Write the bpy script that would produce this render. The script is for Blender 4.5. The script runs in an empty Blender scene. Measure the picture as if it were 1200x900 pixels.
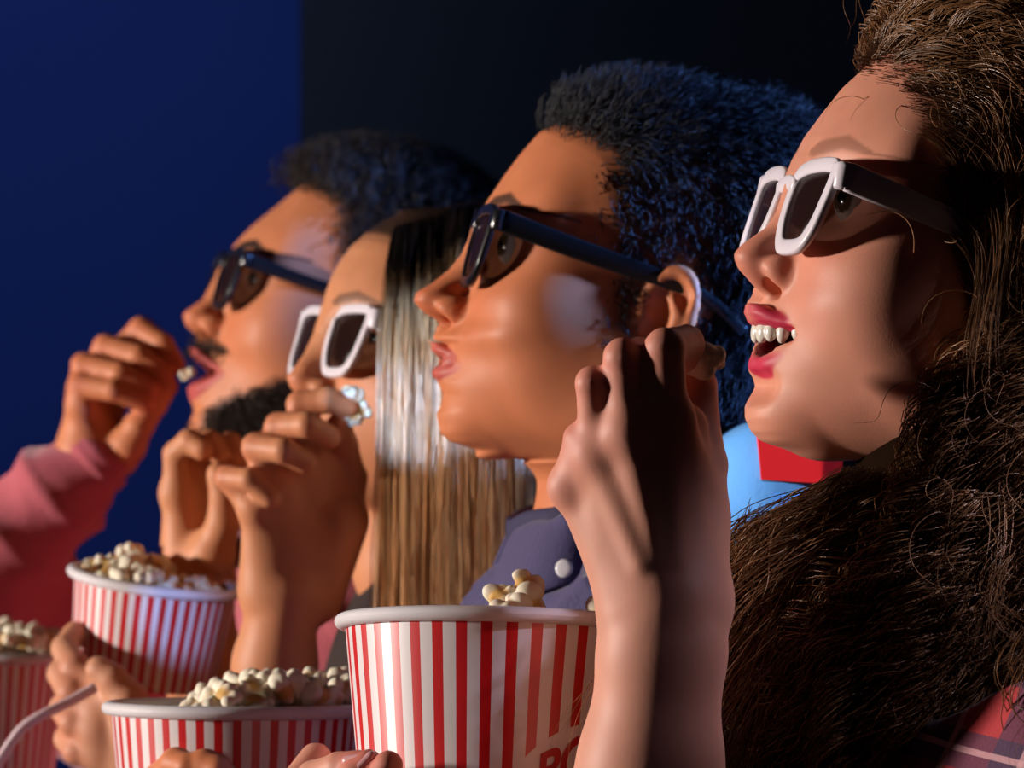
import bpy, bmesh, math, random
import numpy as np
from mathutils import Vector, Matrix

random.seed(7)
RNG = np.random.default_rng(11)
SC = bpy.context.scene
COL = SC.collection
F = 5800.0            # focal length in pixels of a 1200 px wide frame
CAMZ = 1.15


def P(px, py, Y):
    """point at distance Y in front of the camera seen at pixel px,py"""
    return np.array([(px - 600.0) * Y / F, Y, CAMZ + (450.0 - py) * Y / F])


# ------------------------------------------------------------------ objects
def empty(name, loc=(0, 0, 0), label=None, cat=None, group=None):
    o = bpy.data.objects.new(name, None)
    o.location = tuple(float(v) for v in loc)
    o.empty_display_size = 0.05
    COL.objects.link(o)
    tag(o, label, cat, group)
    return o


def tag(o, label=None, cat=None, group=None, kind=None):
    if label: o['label'] = label
    if cat: o['category'] = cat
    if group: o['group'] = group
    if kind: o['kind'] = kind
    return o


def mesh_obj(name, verts, faces, mat, parent=None, smooth=True, col=None, attr=None):
    """verts are world coordinates; they are stored relative to the parent"""
    verts = np.asarray(verts, dtype=np.float64)
    if parent is not None:
        M = np.array(chain_matrix(parent).inverted())
        v = verts @ M[:3, :3].T + M[:3, 3]
    else:
        v = verts
    me = bpy.data.meshes.new(name)
    if isinstance(faces, np.ndarray):
        nf, k = faces.shape
        me.vertices.add(len(v)); me.vertices.foreach_set('co', v.astype(np.float32).ravel())
        me.loops.add(nf * k); me.loops.foreach_set('vertex_index', faces.astype(np.int32).ravel())
        me.polygons.add(nf)
        me.polygons.foreach_set('loop_start', np.arange(0, nf * k, k, dtype=np.int32))
        me.update(calc_edges=True)
    else:
        me.from_pydata([tuple(p) for p in v], [], [tuple(f) for f in faces])
        me.update()
    me.validate()
    me.polygons.foreach_set('use_smooth', np.full(len(me.polygons), smooth, dtype=bool))
    if col is not None:
        a = me.color_attributes.new('tint', 'FLOAT_COLOR', 'POINT')
        c = np.ones((len(v), 4), dtype=np.float32); c[:, :3] = col
        a.data.foreach_set('color', c.ravel())
    if attr is not None:
        for k2, arr in attr.items():
            a = me.attributes.new(k2, 'FLOAT', 'POINT')
            a.data.foreach_set('value', np.asarray(arr, dtype=np.float32))
    o = bpy.data.objects.new(name, me)
    COL.objects.link(o)
    if mat is not None: me.materials.append(mat)
    if parent is not None: o.parent = parent
    return o


def chain_matrix(o):
    M = Matrix.LocRotScale(o.location, o.rotation_euler, o.scale)
    return chain_matrix(o.parent) @ M if o.parent else M


def join(parts):
    """concatenate (verts, quads) pairs"""
    vs, fs, n = [], [], 0
    for v, f in parts:
        vs.append(np.asarray(v)); fs.append(np.asarray(f) + n); n += len(v)
    return np.concatenate(vs), np.concatenate(fs)


# ------------------------------------------------------------------ materials
class NT:
    def __init__(self, name):
        self.m = bpy.data.materials.new(name); self.m.use_nodes = True
        self.t = self.m.node_tree; self.n = self.t.nodes; self.l = self.t.links
        self.b = self.n['Principled BSDF']

    def node(self, typ, **kw):
        n = self.n.new(typ)
        for k, v in kw.items():
            if k in n.inputs.keys() if hasattr(n.inputs, 'keys') else False:
                n.inputs[k].default_value = v
            else:
                setattr(n, k, v)
        return n

    def link(self, a, b): self.l.new(a, b)


def setp(b, **kw):
    names = dict(rough='Roughness', metal='Metallic', spec='Specular IOR Level', sss='Subsurface Weight',
                 sscale='Subsurface Scale', srad='Subsurface Radius', coat='Coat Weight', coatr='Coat Roughness',
                 sheen='Sheen Weight', sheenr='Sheen Roughness', trans='Transmission Weight', ior='IOR', aniso='Anisotropic')
    for k, v in kw.items():
        b.inputs[names[k]].default_value = v


def mat_noise(name, c1, c2, scale=30.0, rough=0.6, bump=0.0, bscale=None, **kw):
    t = NT(name)
    tc = t.node('ShaderNodeTexCoord')
    nz = t.node('ShaderNodeTexNoise'); nz.inputs['Scale'].default_value = scale; nz.inputs['Detail'].default_value = 4
    t.link(tc.outputs['Object'], nz.inputs['Vector'])
    mx = t.node('ShaderNodeMix', data_type='RGBA')
    mx.inputs[6].default_value = (*c1, 1); mx.inputs[7].default_value = (*c2, 1)
    t.link(nz.outputs['Fac'], mx.inputs[0]); t.link(mx.outputs[2], t.b.inputs['Base Color'])
    if bump:
        n2 = t.node('ShaderNodeTexNoise'); n2.inputs['Scale'].default_value = bscale or scale * 4
        n2.inputs['Detail'].default_value = 3
        t.link(tc.outputs['Object'], n2.inputs['Vector'])
        bp = t.node('ShaderNodeBump'); bp.inputs['Strength'].default_value = bump; bp.inputs['Distance'].default_value = 0.002
        t.link(n2.outputs['Fac'], bp.inputs['Height']); t.link(bp.outputs['Normal'], t.b.inputs['Normal'])
    setp(t.b, rough=rough, **kw)
    return t.m


def mat_skin(name, bump=0.12, rough=0.52):
    t = NT(name)
    at = t.node('ShaderNodeAttribute', attribute_name='tint')
    tc = t.node('ShaderNodeTexCoord')
    nz = t.node('ShaderNodeTexNoise'); nz.inputs['Scale'].default_value = 45; nz.inputs['Detail'].default_value = 5
    t.link(tc.outputs['Object'], nz.inputs['Vector'])
    ramp = t.node('ShaderNodeMapRange'); ramp.inputs['To Min'].default_value = 0.86; ramp.inputs['To Max'].default_value = 1.12
    t.link(nz.outputs['Fac'], ramp.inputs['Value'])
    ml = t.node('ShaderNodeMix', data_type='RGBA', blend_type='MULTIPLY'); ml.inputs[0].default_value = 1
    t.link(at.outputs['Color'], ml.inputs[6]); t.link(ramp.outputs['Result'], ml.inputs[7])
    t.link(ml.outputs[2], t.b.inputs['Base Color'])
    n2 = t.node('ShaderNodeTexNoise'); n2.inputs['Scale'].default_value = 1300; n2.inputs['Detail'].default_value = 2
    t.link(tc.outputs['Object'], n2.inputs['Vector'])
    bp = t.node('ShaderNodeBump'); bp.inputs['Strength'].default_value = bump; bp.inputs['Distance'].default_value = 0.0006
    t.link(n2.outputs['Fac'], bp.inputs['Height']); t.link(bp.outputs['Normal'], t.b.inputs['Normal'])
    setp(t.b, rough=rough, spec=0.32, sss=0.15, sscale=0.006, srad=(1.0, 0.35, 0.18))
    return t.m


def mat_hair(name, root, tip, rough=0.38, spec=0.5, p0=0.0, p1=1.0):
    t = NT(name)
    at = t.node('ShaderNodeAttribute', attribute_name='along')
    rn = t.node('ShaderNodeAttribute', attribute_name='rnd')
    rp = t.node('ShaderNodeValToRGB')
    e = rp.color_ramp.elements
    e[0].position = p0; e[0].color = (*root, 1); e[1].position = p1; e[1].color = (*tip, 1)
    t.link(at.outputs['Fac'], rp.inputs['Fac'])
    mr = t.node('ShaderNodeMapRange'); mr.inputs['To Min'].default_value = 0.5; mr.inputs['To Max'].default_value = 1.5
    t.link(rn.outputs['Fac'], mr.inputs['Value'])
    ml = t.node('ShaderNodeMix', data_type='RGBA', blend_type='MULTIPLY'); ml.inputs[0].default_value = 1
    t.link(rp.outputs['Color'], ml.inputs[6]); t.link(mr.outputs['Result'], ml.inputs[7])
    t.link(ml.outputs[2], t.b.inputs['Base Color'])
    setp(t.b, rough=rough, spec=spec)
    return t.m


def mat_plain(name, c, rough=0.4, var=0.06, scale=60, **kw):
    d = tuple(max(0, x * (1 - var)) for x in c)
    return mat_noise(name, d, c, scale=scale, rough=rough, **kw)


# ------------------------------------------------------------------ implicit surfaces
class Grid:
    def __init__(self, lo, hi, h):
        self.lo = np.array(lo, float); self.h = h
        self.n = np.ceil((np.array(hi, float) - self.lo) / h).astype(int) + 1
        self.ax = [self.lo[i] + h * np.arange(self.n[i]) for i in range(3)]
        self.D = np.full(self.n, 0.05, dtype=np.float32)

    def _box(self, lo, hi):
        a = np.maximum(0, np.floor((np.array(lo) - self.lo) / self.h).astype(int))
        b = np.minimum(self.n, np.ceil((np.array(hi) - self.lo) / self.h).astype(int) + 1)
        if np.any(b <= a): return None
        sl = tuple(slice(a[i], b[i]) for i in range(3))
        X = self.ax[0][sl[0]][:, None, None].astype(np.float32)
        Y = self.ax[1][sl[1]][None, :, None].astype(np.float32)
        Z = self.ax[2][sl[2]][None, None, :].astype(np.float32)
        return sl, X, Y, Z

    def _op(self, sl, d, k, mode):
        D = self.D[sl]
        if mode == 'sub':
            a, b = -D, d
            s = 1.0
        else:
            a, b = D, d
        if k > 0:
            hh = np.maximum(k - np.abs(a - b), 0) / k
            r = np.minimum(a, b) - hh * hh * k * 0.25
        else:
            r = np.minimum(a, b)
        self.D[sl] = -r if mode == 'sub' else r

    def ball(self, c, r, k=0.0, mode='add'):
        self.ell(c, (r, r, r), k=k, mode=mode)

    def ell(self, c, r, k=0.0, mode='add', rot=None):
        c = np.array(c, float); r = np.array(r, float)
        ext = np.full(3, r.max()) if rot is not None else r
        pad = max(2.6 * k + 4 * self.h, 0.06 if r.max() > 0.04 else 0.0)
        bx = self._box(c - ext - pad, c + ext + pad)
        if bx is None: return
        sl, X, Y, Z = bx
        x, y, z = X - c[0], Y - c[1], Z - c[2]
        if rot is not None:
            R = np.array(rot).T
            x, y, z = (R[0, 0] * x + R[0, 1] * y + R[0, 2] * z, R[1, 0] * x + R[1, 1] * y + R[1, 2] * z,
                       R[2, 0] * x + R[2, 1] * y + R[2, 2] * z)
        k0 = np.sqrt((x / r[0]) ** 2 + (y / r[1]) ** 2 + (z / r[2]) ** 2)
        k1 = np.sqrt((x / r[0] ** 2) ** 2 + (y / r[1] ** 2) ** 2 + (z / r[2] ** 2) ** 2) + 1e-6
        d = k0 * (k0 - 1.0) / k1
        self._op(sl, d.astype(np.float32), k, mode)

    def cone(self, a, b, ra, rb, k=0.0, mode='add'):
        a = np.array(a, float); b = np.array(b, float)
        rm = max(ra, rb) + 1.5 * k + 4 * self.h
        bx = self._box(np.minimum(a, b) - rm, np.maximum(a, b) + rm)
        if bx is None: return
        sl, X, Y, Z = bx
        ba = b - a; L2 = float(ba @ ba) + 1e-12
        x, y, z = X - a[0], Y - a[1], Z - a[2]
        t = np.clip((x * ba[0] + y * ba[1] + z * ba[2]) / L2, 0, 1)
        d = np.sqrt((x - ba[0] * t) ** 2 + (y - ba[1] * t) ** 2 + (z - ba[2] * t) ** 2) - (ra + (rb - ra) * t)
        self._op(sl, d.astype(np.float32), k, mode)

    def chain(self, pts, rad, k=0.0, mode='add'):
        for i in range(len(pts) - 1):
            self.cone(pts[i], pts[i + 1], rad[i], rad[i + 1], k, mode)

    def mesh(self, smooth=1):
        D = self.D; S = D < 0
        nx, ny, nz = D.shape
        c = [S[i:nx - 1 + i, j:ny - 1 + j, l:nz - 1 + l] for i in (0, 1) for j in (0, 1) for l in (0, 1)]
        tot = sum(x.astype(np.int8) for x in c)
        idx = np.argwhere((tot > 0) & (tot < 8))
        vid = np.full((nx - 1, ny - 1, nz - 1), -1, dtype=np.int32)
        vid[idx[:, 0], idx[:, 1], idx[:, 2]] = np.arange(len(idx))
        acc = np.zeros((len(idx), 3)); cnt = np.zeros(len(idx))
        off = [(i, j, l) for i in (0, 1) for j in (0, 1) for l in (0, 1)]
        for a in range(8):
            for b in range(a + 1, 8):
                oa, ob = np.array(off[a]), np.array(off[b])
                if np.abs(oa - ob).sum() != 1: continue
                A = idx + oa; B = idx + ob
                da = D[A[:, 0], A[:, 1], A[:, 2]]; db = D[B[:, 0], B[:, 1], B[:, 2]]
                m = (da < 0) != (db < 0)
                t = np.where(m, da / np.where(m, da - db, 1), 0)
                acc[m] += (oa + (ob - oa) * t[:, None])[m]; cnt[m] += 1
        V = self.lo + self.h * (idx + acc / cnt[:, None])
        faces = []
        for ax in range(3):
            o1, o2 = [(1, 2), (2, 0), (0, 1)][ax]
            sl0 = [slice(None)] * 3; sl1 = [slice(None)] * 3
            sl0[ax] = slice(0, -1); sl1[ax] = slice(1, None)
            e = S[tuple(sl0)] != S[tuple(sl1)]
            ed = np.argwhere(e)
            ok = (ed[:, o1] >= 1) & (ed[:, o2] >= 1) & (ed[:, o1] < D.shape[o1] - 1) & (ed[:, o2] < D.shape[o2] - 1)
            ed = ed[ok]
            u = np.zeros(3, int); u[o1] = 1
            w = np.zeros(3, int); w[o2] = 1
            q = [ed - u - w, ed - w, ed, ed - u]
            f = np.stack([vid[p[:, 0], p[:, 1], p[:, 2]] for p in q], 1)
            inside = S[ed[:, 0], ed[:, 1], ed[:, 2]]
            f[~inside] = f[~inside][:, ::-1]
            faces.append(f)
        Fq = np.concatenate(faces)
        Fq = Fq[(Fq >= 0).all(1)]
        for _ in range(smooth):
            s = np.zeros_like(V); n = np.zeros(len(V))
            for a, b in ((0, 1), (1, 2), (2, 3), (3, 0)):
                np.add.at(s, Fq[:, a], V[Fq[:, b]]); np.add.at(s, Fq[:, b], V[Fq[:, a]])
                np.add.at(n, Fq[:, a], 1); np.add.at(n, Fq[:, b], 1)
            m = n > 0
            V[m] = 0.5 * V[m] + 0.5 * s[m] / n[m][:, None]
        return V, Fq


def biggest(V, Fq):
    """keep the largest connected surface (drops stray voxels)"""
    n = len(V); lab = np.arange(n)
    while True:
        m = lab[Fq].min(1)
        new = lab.copy()
        for k in range(4): np.minimum.at(new, Fq[:, k], m)
        new = new[new]
        if np.array_equal(new, lab): break
        lab = new
    r, cnt = np.unique(lab, return_counts=True)
    keep = lab == r[cnt.argmax()]
    mp = -np.ones(n, int); mp[keep] = np.arange(keep.sum())
    return V[keep], mp[Fq[keep[Fq[:, 0]]]]


def rotm(axis, deg):
    return np.array(Matrix.Rotation(math.radians(deg), 3, axis))


def spline(pts, n=16, closed=False):
    """Catmull-Rom through pts"""
    p = np.array(pts, float); m = len(p); out = []
    rng = range(m) if closed else range(m - 1)
    for i in rng:
        p0 = p[(i - 1) % m] if closed else p[max(i - 1, 0)]
        p1 = p[i]; p2 = p[(i + 1) % m]
        p3 = p[(i + 2) % m] if closed else p[min(i + 2, m - 1)]
        for t in np.arange(n) / n:
            out.append(0.5 * ((2 * p1) + (-p0 + p2) * t + (2 * p0 - 5 * p1 + 4 * p2 - p3) * t * t + (-p0 + 3 * p1 - 3 * p2 + p3) * t ** 3))
    if not closed: out.append(p[-1])
    return np.array(out)


def tubes(paths, r, sides=3, taper=True):
    """many strands at once: paths (M,N,3) -> verts, quads, along, strand index"""
    paths = np.asarray(paths); M, N, _ = paths.shape
    T = np.gradient(paths, axis=1); T /= np.linalg.norm(T, axis=2, keepdims=True) + 1e-9
    ref = np.zeros_like(T); ref[..., 1] = 1
    alt = np.abs(T[..., 1]) > 0.9; ref[alt] = (1, 0, 0)
    A = np.cross(T, ref); A /= np.linalg.norm(A, axis=2, keepdims=True) + 1e-9
    B = np.cross(T, A)
    s = np.linspace(0, 1, N)
    rad = np.broadcast_to(np.asarray(r, float).reshape(-1, 1), (M, N)) * ((np.where(s > 0.75, 1 - 0.8 * (s - 0.75) / 0.25, 1) * np.minimum(1, 0.35 + 8 * s))[None] if taper else 1)
    ang = np.arange(sides) * 2 * np.pi / sides
    V = paths[:, :, None] + rad[:, :, None, None] * (np.cos(ang)[None, None, :, None] * A[:, :, None] + np.sin(ang)[None, None, :, None] * B[:, :, None])
    base = (np.arange(M)[:, None, None] * N + np.arange(N - 1)[None, :, None]) * sides
    a = base + np.arange(sides)[None, None]; b = base + (np.arange(sides) + 1)[None, None] % sides
    Fq = np.stack([a, b, b + sides, a + sides], -1).reshape(-1, 4)
    along = np.broadcast_to(s[None, :, None], (M, N, sides)).ravel()
    si = np.broadcast_to(np.arange(M)[:, None, None], (M, N, sides)).ravel()
    return V.reshape(-1, 3), Fq, along, si


def box_mesh(c, size, R=np.eye(3), bev=0.0):
    bm = bmesh.new(); bmesh.ops.create_cube(bm, size=1.0)
    for v in bm.verts: v.co = Vector((v.co.x * size[0], v.co.y * size[1], v.co.z * size[2]))
    if bev: bmesh.ops.bevel(bm, geom=bm.edges[:], offset=bev, segments=3, affect='EDGES', profile=0.5)
    V = np.array([v.co[:] for v in bm.verts]); Fs = [[v.index for v in f.verts] for f in bm.faces]
    bm.free()
    return V @ np.array(R).T + np.array(c), Fs


def lathe(prof, seg=96):
    """prof (r,z) list -> local verts, quads"""
    prof = np.array(prof, float); n = len(prof)
    a = np.arange(seg) * 2 * np.pi / seg
    V = np.stack([prof[:, 0][None] * np.cos(a)[:, None], prof[:, 0][None] * np.sin(a)[:, None], np.broadcast_to(prof[:, 1][None], (seg, n))], -1).reshape(-1, 3)
    i = np.arange(seg)[:, None]; j = np.arange(n - 1)[None]
    i2 = (i + 1) % seg
    Fq = np.stack([i * n + j, i2 * n + j, i2 * n + j + 1, i * n + j + 1], -1).reshape(-1, 4)
    return V, Fq


def smoothstep(x, a, b):
    t = np.clip((x - a) / (b - a), 0, 1)
    return t * t * (3 - 2 * t)

# ------------------------------------------------------------------ heads
def make_head(tip, yaw, pitch, lm, neck, skin, lips, h=0.0016, female=True, mouth='closed', width=1.0, sil=None,
              roll=0.0, neck_r=0.05, beard=None, skip=None, brow=(0.05, 0.025, 0.012), brow_w=0.7, scale=1.0):
    """returns dict with world verts, faces, tint, and the head frame (R, O)"""
    R = rotm('X', roll) @ np.eye(3)
    R = rotm('Z', yaw) @ rotm('Y', pitch) @ R
    g = Grid((-0.142, -0.105, -0.30), (0.135, 0.105, 0.135), h)
    w = width
    ntx, ntz = lm.get('ntx', -0.118), lm.get('nt', -0.043)
    tipl = np.array([ntx, 0, ntz])
    tip = np.array(tip, float)
    O = tip - R @ (tipl * scale)
    A2 = np.array([[R[0, 0], R[0, 2]], [R[2, 0], R[2, 2]]])

    def loc2(q):
        """midline point of the head seen at pixel q -> local (x, z)"""
        d = P(q[0], q[1], tip[1]) - tip
        v = np.linalg.solve(A2, np.array([d[0], d[2]]))
        return ntx + v[0] / scale, ntz + v[1] / scale
    K = {k: loc2(v) for k, v in lm.items() if k not in ('nt', 'ntx')}
    snz = K['sn'][1]; ult = K['ult'][1]; ulb = K['ulb'][1]; llt = K['llt'][1]; llb = K['llb'][1]
    mlz = K['ml'][1]; pgz = K['pg'][1]; mnz = K['mn'][1]
    ulx = K['ult'][0]; llx = K['llb'][0]; pgx = K['pg'][0]
    mz = (ulb + llt) / 2
    nb = (R.T @ (np.array(neck) - O)) / scale
    # skull and face masses
    g.ell((0.017, 0, 0.017), (0.093, 0.076 * w, 0.082))
    g.ell((-0.031, 0, 0.020), (0.056, 0.060 * w, 0.044), 0.03)
    g.ell((-0.045, 0, -0.032), (0.045, 0.056 * w, 0.062), 0.03)
    mx = min(ulx, llx) + 0.0125
    g.ell((mx + 0.032, 0, (snz + llb) / 2), (0.032, (0.034 if female else 0.031) * w, 0.034), 0.025)
    jr = 0.014 if female else 0.018
    for s in (1, -1):
        g.cone((0.006, s * 0.054 * w, -0.055), (0.002, s * 0.053 * w, mnz + 0.036), jr + 0.004, jr, 0.03)
        g.cone((0.002, s * 0.053 * w, mnz + 0.036), (pgx + 0.030, s * 0.014, mnz + 0.018), jr, 0.012, 0.03)
        g.ell((-0.058, s * 0.043 * w, -0.036), (0.022, 0.021, 0.020), 0.035)
        g.cone((-0.079, s * 0.012, 0.014), (-0.061, s * 0.046 * w, 0.014), 0.008, 0.009, 0.03)
        g.ell((-0.020, s * 0.052 * w, -0.055), (0.035, 0.016, 0.035), 0.04)
    g.ell((-0.030, 0, mnz + 0.040), (0.050, 0.046 * w, 0.030), 0.03)
    g.ell((pgx + 0.0200, 0, pgz + 0.001), (0.0165, 0.021, 0.015), 0.013)
    # neck
    nm = (nb[0] * 0.5 + 0.016, nb[1] * 0.45, nb[2] * 0.5 - 0.03)
    g.cone((0.032, 0, -0.055), nm, neck_r * 1.0, neck_r * 0.96, 0.025)
    g.cone(nm, nb, neck_r * 0.96, neck_r * 1.05, 0.02)
    # eye sockets and lids
    for s in (1, -1):
        g.ell((-0.092, s * 0.032, -0.004), (0.016, 0.017, 0.0115), 0.014, 'sub')
        g.ball((-0.0690, s * 0.0315, -0.003), 0.0138, 0.004)
        g.ell((-0.0820, s * 0.0335, -0.0035), (0.0085, 0.0130, 0.0046), 0.0012, 'sub')
    # nose
    nw = 1.0 if female else 1.12
    g.chain([(-0.083, 0, 0.008), (-0.0875, 0, -0.008), (ntx + 0.0095, 0, ntz + 0.006)], [0.0075 * nw, 0.0065 * nw, 0.0085 * nw], 0.012)
    g.ball((ntx + 0.0090, 0, ntz), 0.0090 * nw, 0.006)
    for s in (1, -1):
        g.ell((ntx + 0.0195, s * 0.0122 * nw, ntz - 0.003), (0.0105, 0.0062, 0.0078), 0.005)
    g.cone((ntx + 0.010, 0, ntz - 0.005), (K['sn'][0] + 0.007, 0, snz + 0.001), 0.0048, 0.0052, 0.006)
    for s in (1, -1):
        g.ell((ntx + 0.0165, s * 0.0085 * nw, ntz - 0.0105), (0.0070, 0.0042, 0.0056), 0.0015, 'sub', rot=rotm('Y', -20))
    # lips
    lw = 0.033 if mouth == 'smile' else 0.029
    c_z = K['corner'][1] if 'corner' in K else mz
    uh = (ult - ulb); lh = (llt - llb)
    ux = ulx + uh * 0.45 + 0.0012; lx = llx + lh * 0.45 + 0.0010
    cx = (ux + lx) / 2 + (0.0180 if mouth == 'smile' else 0.0165)
    um = ulb + uh * 0.45; lmid = llt - lh * 0.48
    up = [(cx, -lw, c_z), (ux + 0.0036, -0.013, c_z * 0.25 + um * 0.75), (ux + 0.0002, -0.004, um + 0.0006), (ux + 0.0005, 0, um), (ux + 0.0002, 0.004, um + 0.0006),
          (ux + 0.0036, 0.013, c_z * 0.25 + um * 0.75), (cx, lw, c_z)]
    lo = [(cx - 0.002, -lw, c_z), (lx + 0.0014, -0.013, lmid * 0.85 + c_z * 0.15), (lx, 0, lmid), (lx + 0.0014, 0.013, lmid * 0.85 + c_z * 0.15), (cx - 0.002, lw, c_z)]
    up = spline(up, 5); lo = spline(lo, 6)
    tu = 1 - np.abs(np.linspace(-1, 1, len(up))); tl = 1 - np.abs(np.linspace(-1, 1, len(lo)))
    ru = 0.0018 + (uh * 0.46 - 0.0018) * np.minimum(1, tu * 1.7); rl = 0.0018 + (lh * 0.46 - 0.0018) * np.minimum(1, tl * 1.7)
    gap = ulb - llt
    if gap > 0.001:
        n = 9; ys = np.linspace(-1, 1, n)
        fx = min(ux, lx) - 0.004
        cp = [(cx - 0.002 + (fx - cx) * (1 - y * y), y * (lw - 0.003), c_z + (mz - c_z) * (1 - y * y)) for y in ys]
        cr = [max(0.0012, (gap / 2 + 0.0006) * (1 - abs(y) ** 2.2)) for y in ys]
        for back in (0.0, 0.012, 0.024, 0.036):
            g.chain([(p[0] + back, p[1] * (1 - back * 8), p[2]) for p in cp], cr, 0.001, 'sub')
        g.chain(up, ru, 0.003); g.chain(lo, rl, 0.003)
        for back in (-0.012, 0.0, 0.012, 0.024):
            g.chain([(p[0] + back, p[1] * (1 - max(back, 0) * 8), p[2]) for p in cp], [r * 0.90 for r in cr], 0.001, 'sub')
    else:
        g.chain(up, ru, 0.003); g.chain(lo, rl, 0.003)
        g.chain([(p[0] - 0.003, p[1], c_z + (mz - c_z) * (1 - (p[1] / lw) ** 2)) for p in up], [0.0009] * len(up), 0.002, 'sub')
    if mouth == 'smile':                                  # raised cheeks
        for s in (1, -1):
            g.ell((-0.062, s * 0.041, -0.050), (0.018, 0.015, 0.018), 0.02)
    # groove between lower lip and chin
    g.chain([(llx + 0.002, -0.010, mlz), (llx - 0.0015, 0, mlz), (llx + 0.002, 0.010, mlz)], [0.004, 0.005, 0.004], 0.010, 'sub')
    # ears
    for s in (1, -1):
        Re = rotm('Z', s * 22) @ rotm('Y', 12)
        ec = np.array([0.011, s * 0.0775 * w, -0.025]); q = 0.86
        g.ell(ec, (0.0146, 0.0042, 0.0267), 0.006, rot=Re)
        ring = [ec + Re @ (q * np.array((0.0165 * math.cos(a), s * 0.003, 0.030 * math.sin(a)))) for a in np.linspace(-0.45 * math.pi, 1.05 * math.pi, 16)]
        g.chain(ring, [0.0030] * 16, 0.003)
        g.ell(ec + Re @ (q * np.array((-0.003, s * 0.0055, -0.003))), (0.0073, 0.0050, 0.0142), 0.003, 'sub', rot=Re)
        g.ell(ec + Re @ (q * np.array((0.004, s * 0.0050, 0.016))), (0.0073, 0.0028, 0.0065), 0.003, 'sub', rot=Re)
        g.chain([ec + Re @ (q * np.array((0.009, s * 0.003, -0.016))), ec + Re @ (q * np.array((0.0085, s * 0.0035, 0.004))), ec + Re @ (q * np.array((0.000, s * 0.003, 0.013)))], [0.003, 0.003, 0.002], 0.003)
        g.ell(ec + Re @ (q * np.array((-0.006, 0, -0.028))), (0.0065, 0.0040, 0.0073), 0.005)
        g.ball(ec + Re @ (q * np.array((-0.0135, s * 0.002, -0.004))), 0.0040, 0.004)
    V, Fq = biggest(*g.mesh(1))
    loc = V.copy()
    W = (V * scale) @ R.T + O
    # tint
    col = np.tile(np.array(skin, float), (len(V), 1))

    def mask_curve(pts, rad, soft=0.0010):
        d = np.full(len(V), 9.0)
        for a, b, ra, rb in zip(pts[:-1], pts[1:], rad[:-1], rad[1:]):
            a = np.array(a); b = np.array(b); ba = b - a
            t = np.clip(((V - a) @ ba) / (ba @ ba + 1e-12), 0, 1)
            d = np.minimum(d, np.linalg.norm(V - a - t[:, None] * ba, axis=1) - (ra + (rb - ra) * t))
        return 1 - smoothstep(d, 0.0010, 0.0010 + soft * 1.6)
    front = smoothstep(-V[:, 0], 0.04, 0.07)
    if True:
        ch = np.exp(-(((V[:, 0] + 0.075) / 0.03) ** 2 + ((np.abs(V[:, 1]) - 0.038) / 0.02) ** 2 + ((V[:, 2] + 0.04) / 0.022) ** 2))
        col *= (1 - 0.22 * ch[:, None] * np.array([0.1, 0.7, 0.7]))
        nz = np.exp(-(np.linalg.norm(V - tipl, axis=1) / 0.016) ** 2)
        col *= (1 - 0.22 * nz[:, None] * np.array([0.1, 0.8, 0.8]))
    m = np.maximum(mask_curve(up, ru), mask_curve(lo, rl)) * front
    col = col * (1 - m[:, None]) + np.array(lips) * m[:, None]
    # inside of the mouth
    ins = (np.abs(V[:, 1]) < lw - 0.003) & (V[:, 2] < ulb + 0.004) & (V[:, 2] > llt - 0.006) & (V[:, 0] > max(ux, lx) + 0.0035 + 16 * V[:, 1] ** 2) & (V[:, 0] < -0.035) & (gap > 0.001)
    nrm_in = ins & (np.abs(V[:, 1]) < lw - 0.005)
    col[nrm_in] = (0.16, 0.012, 0.012)
    for s in (1, -1):
        bp = [(-0.088, s * 0.013, 0.0165), (-0.084, s * 0.030, 0.0205), (-0.070, s * 0.049, 0.0165)]
        zl = np.interp(np.abs(V[:, 1]), [0.011, 0.030, 0.050], [0.0155, 0.0205, 0.0160]); hw = np.interp(np.abs(V[:, 1]), [0.008, 0.014, 0.030, 0.052], [0.0, 0.0040, 0.0036, 0.0005])
        bm_ = (1 - smoothstep(np.abs(V[:, 2] - zl), hw * 0.6, hw * 1.3 + 1e-5)) * (V[:, 0] < -0.045) * (np.sign(V[:, 1]) == s) * brow_w
        col = col * (1 - bm_[:, None]) + np.array(brow) * bm_[:, None]
    if beard is not None:
        jaw = smoothstep(-V[:, 2], 0.048, 0.066) * smoothstep(V[:, 2], mnz - 0.045, mnz - 0.005)
        zl = np.interp(V[:, 0], [-0.100, -0.078, -0.040, -0.010, 0.005], [pgz - 0.004, mnz + 0.030, mnz + 0.058, -0.044, -0.020])
        side = smoothstep(zl - V[:, 2], -0.006, 0.004)
        mb = jaw * side * (V[:, 0] < 0.02)
        lipc = 1 - smoothstep(np.minimum(np.abs(V[:, 2] - (ulb + llt) / 2), 1), 0.014, 0.020)
        mb = np.maximum(mb, smoothstep(-V[:, 2], -snz + 0.001, -snz + 0.004) * smoothstep(V[:, 2], ult - 0.001, ult + 0.001) * (V[:, 0] < -0.062) * (np.abs(V[:, 1]) < 0.034)) * (1 - m)
        nochin = (1 - smoothstep(np.abs(V[:, 1]), 0.016, 0.028)) * smoothstep(V[:, 2], pgz - 0.010, pgz - 0.002) * (V[:, 2] < llb + 0.002)
        mb *= (1 - 0.85 * nochin) * beard[3]
        col = col * (1 - mb[:, None]) + np.array(beard[:3]) * mb[:, None]
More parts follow.
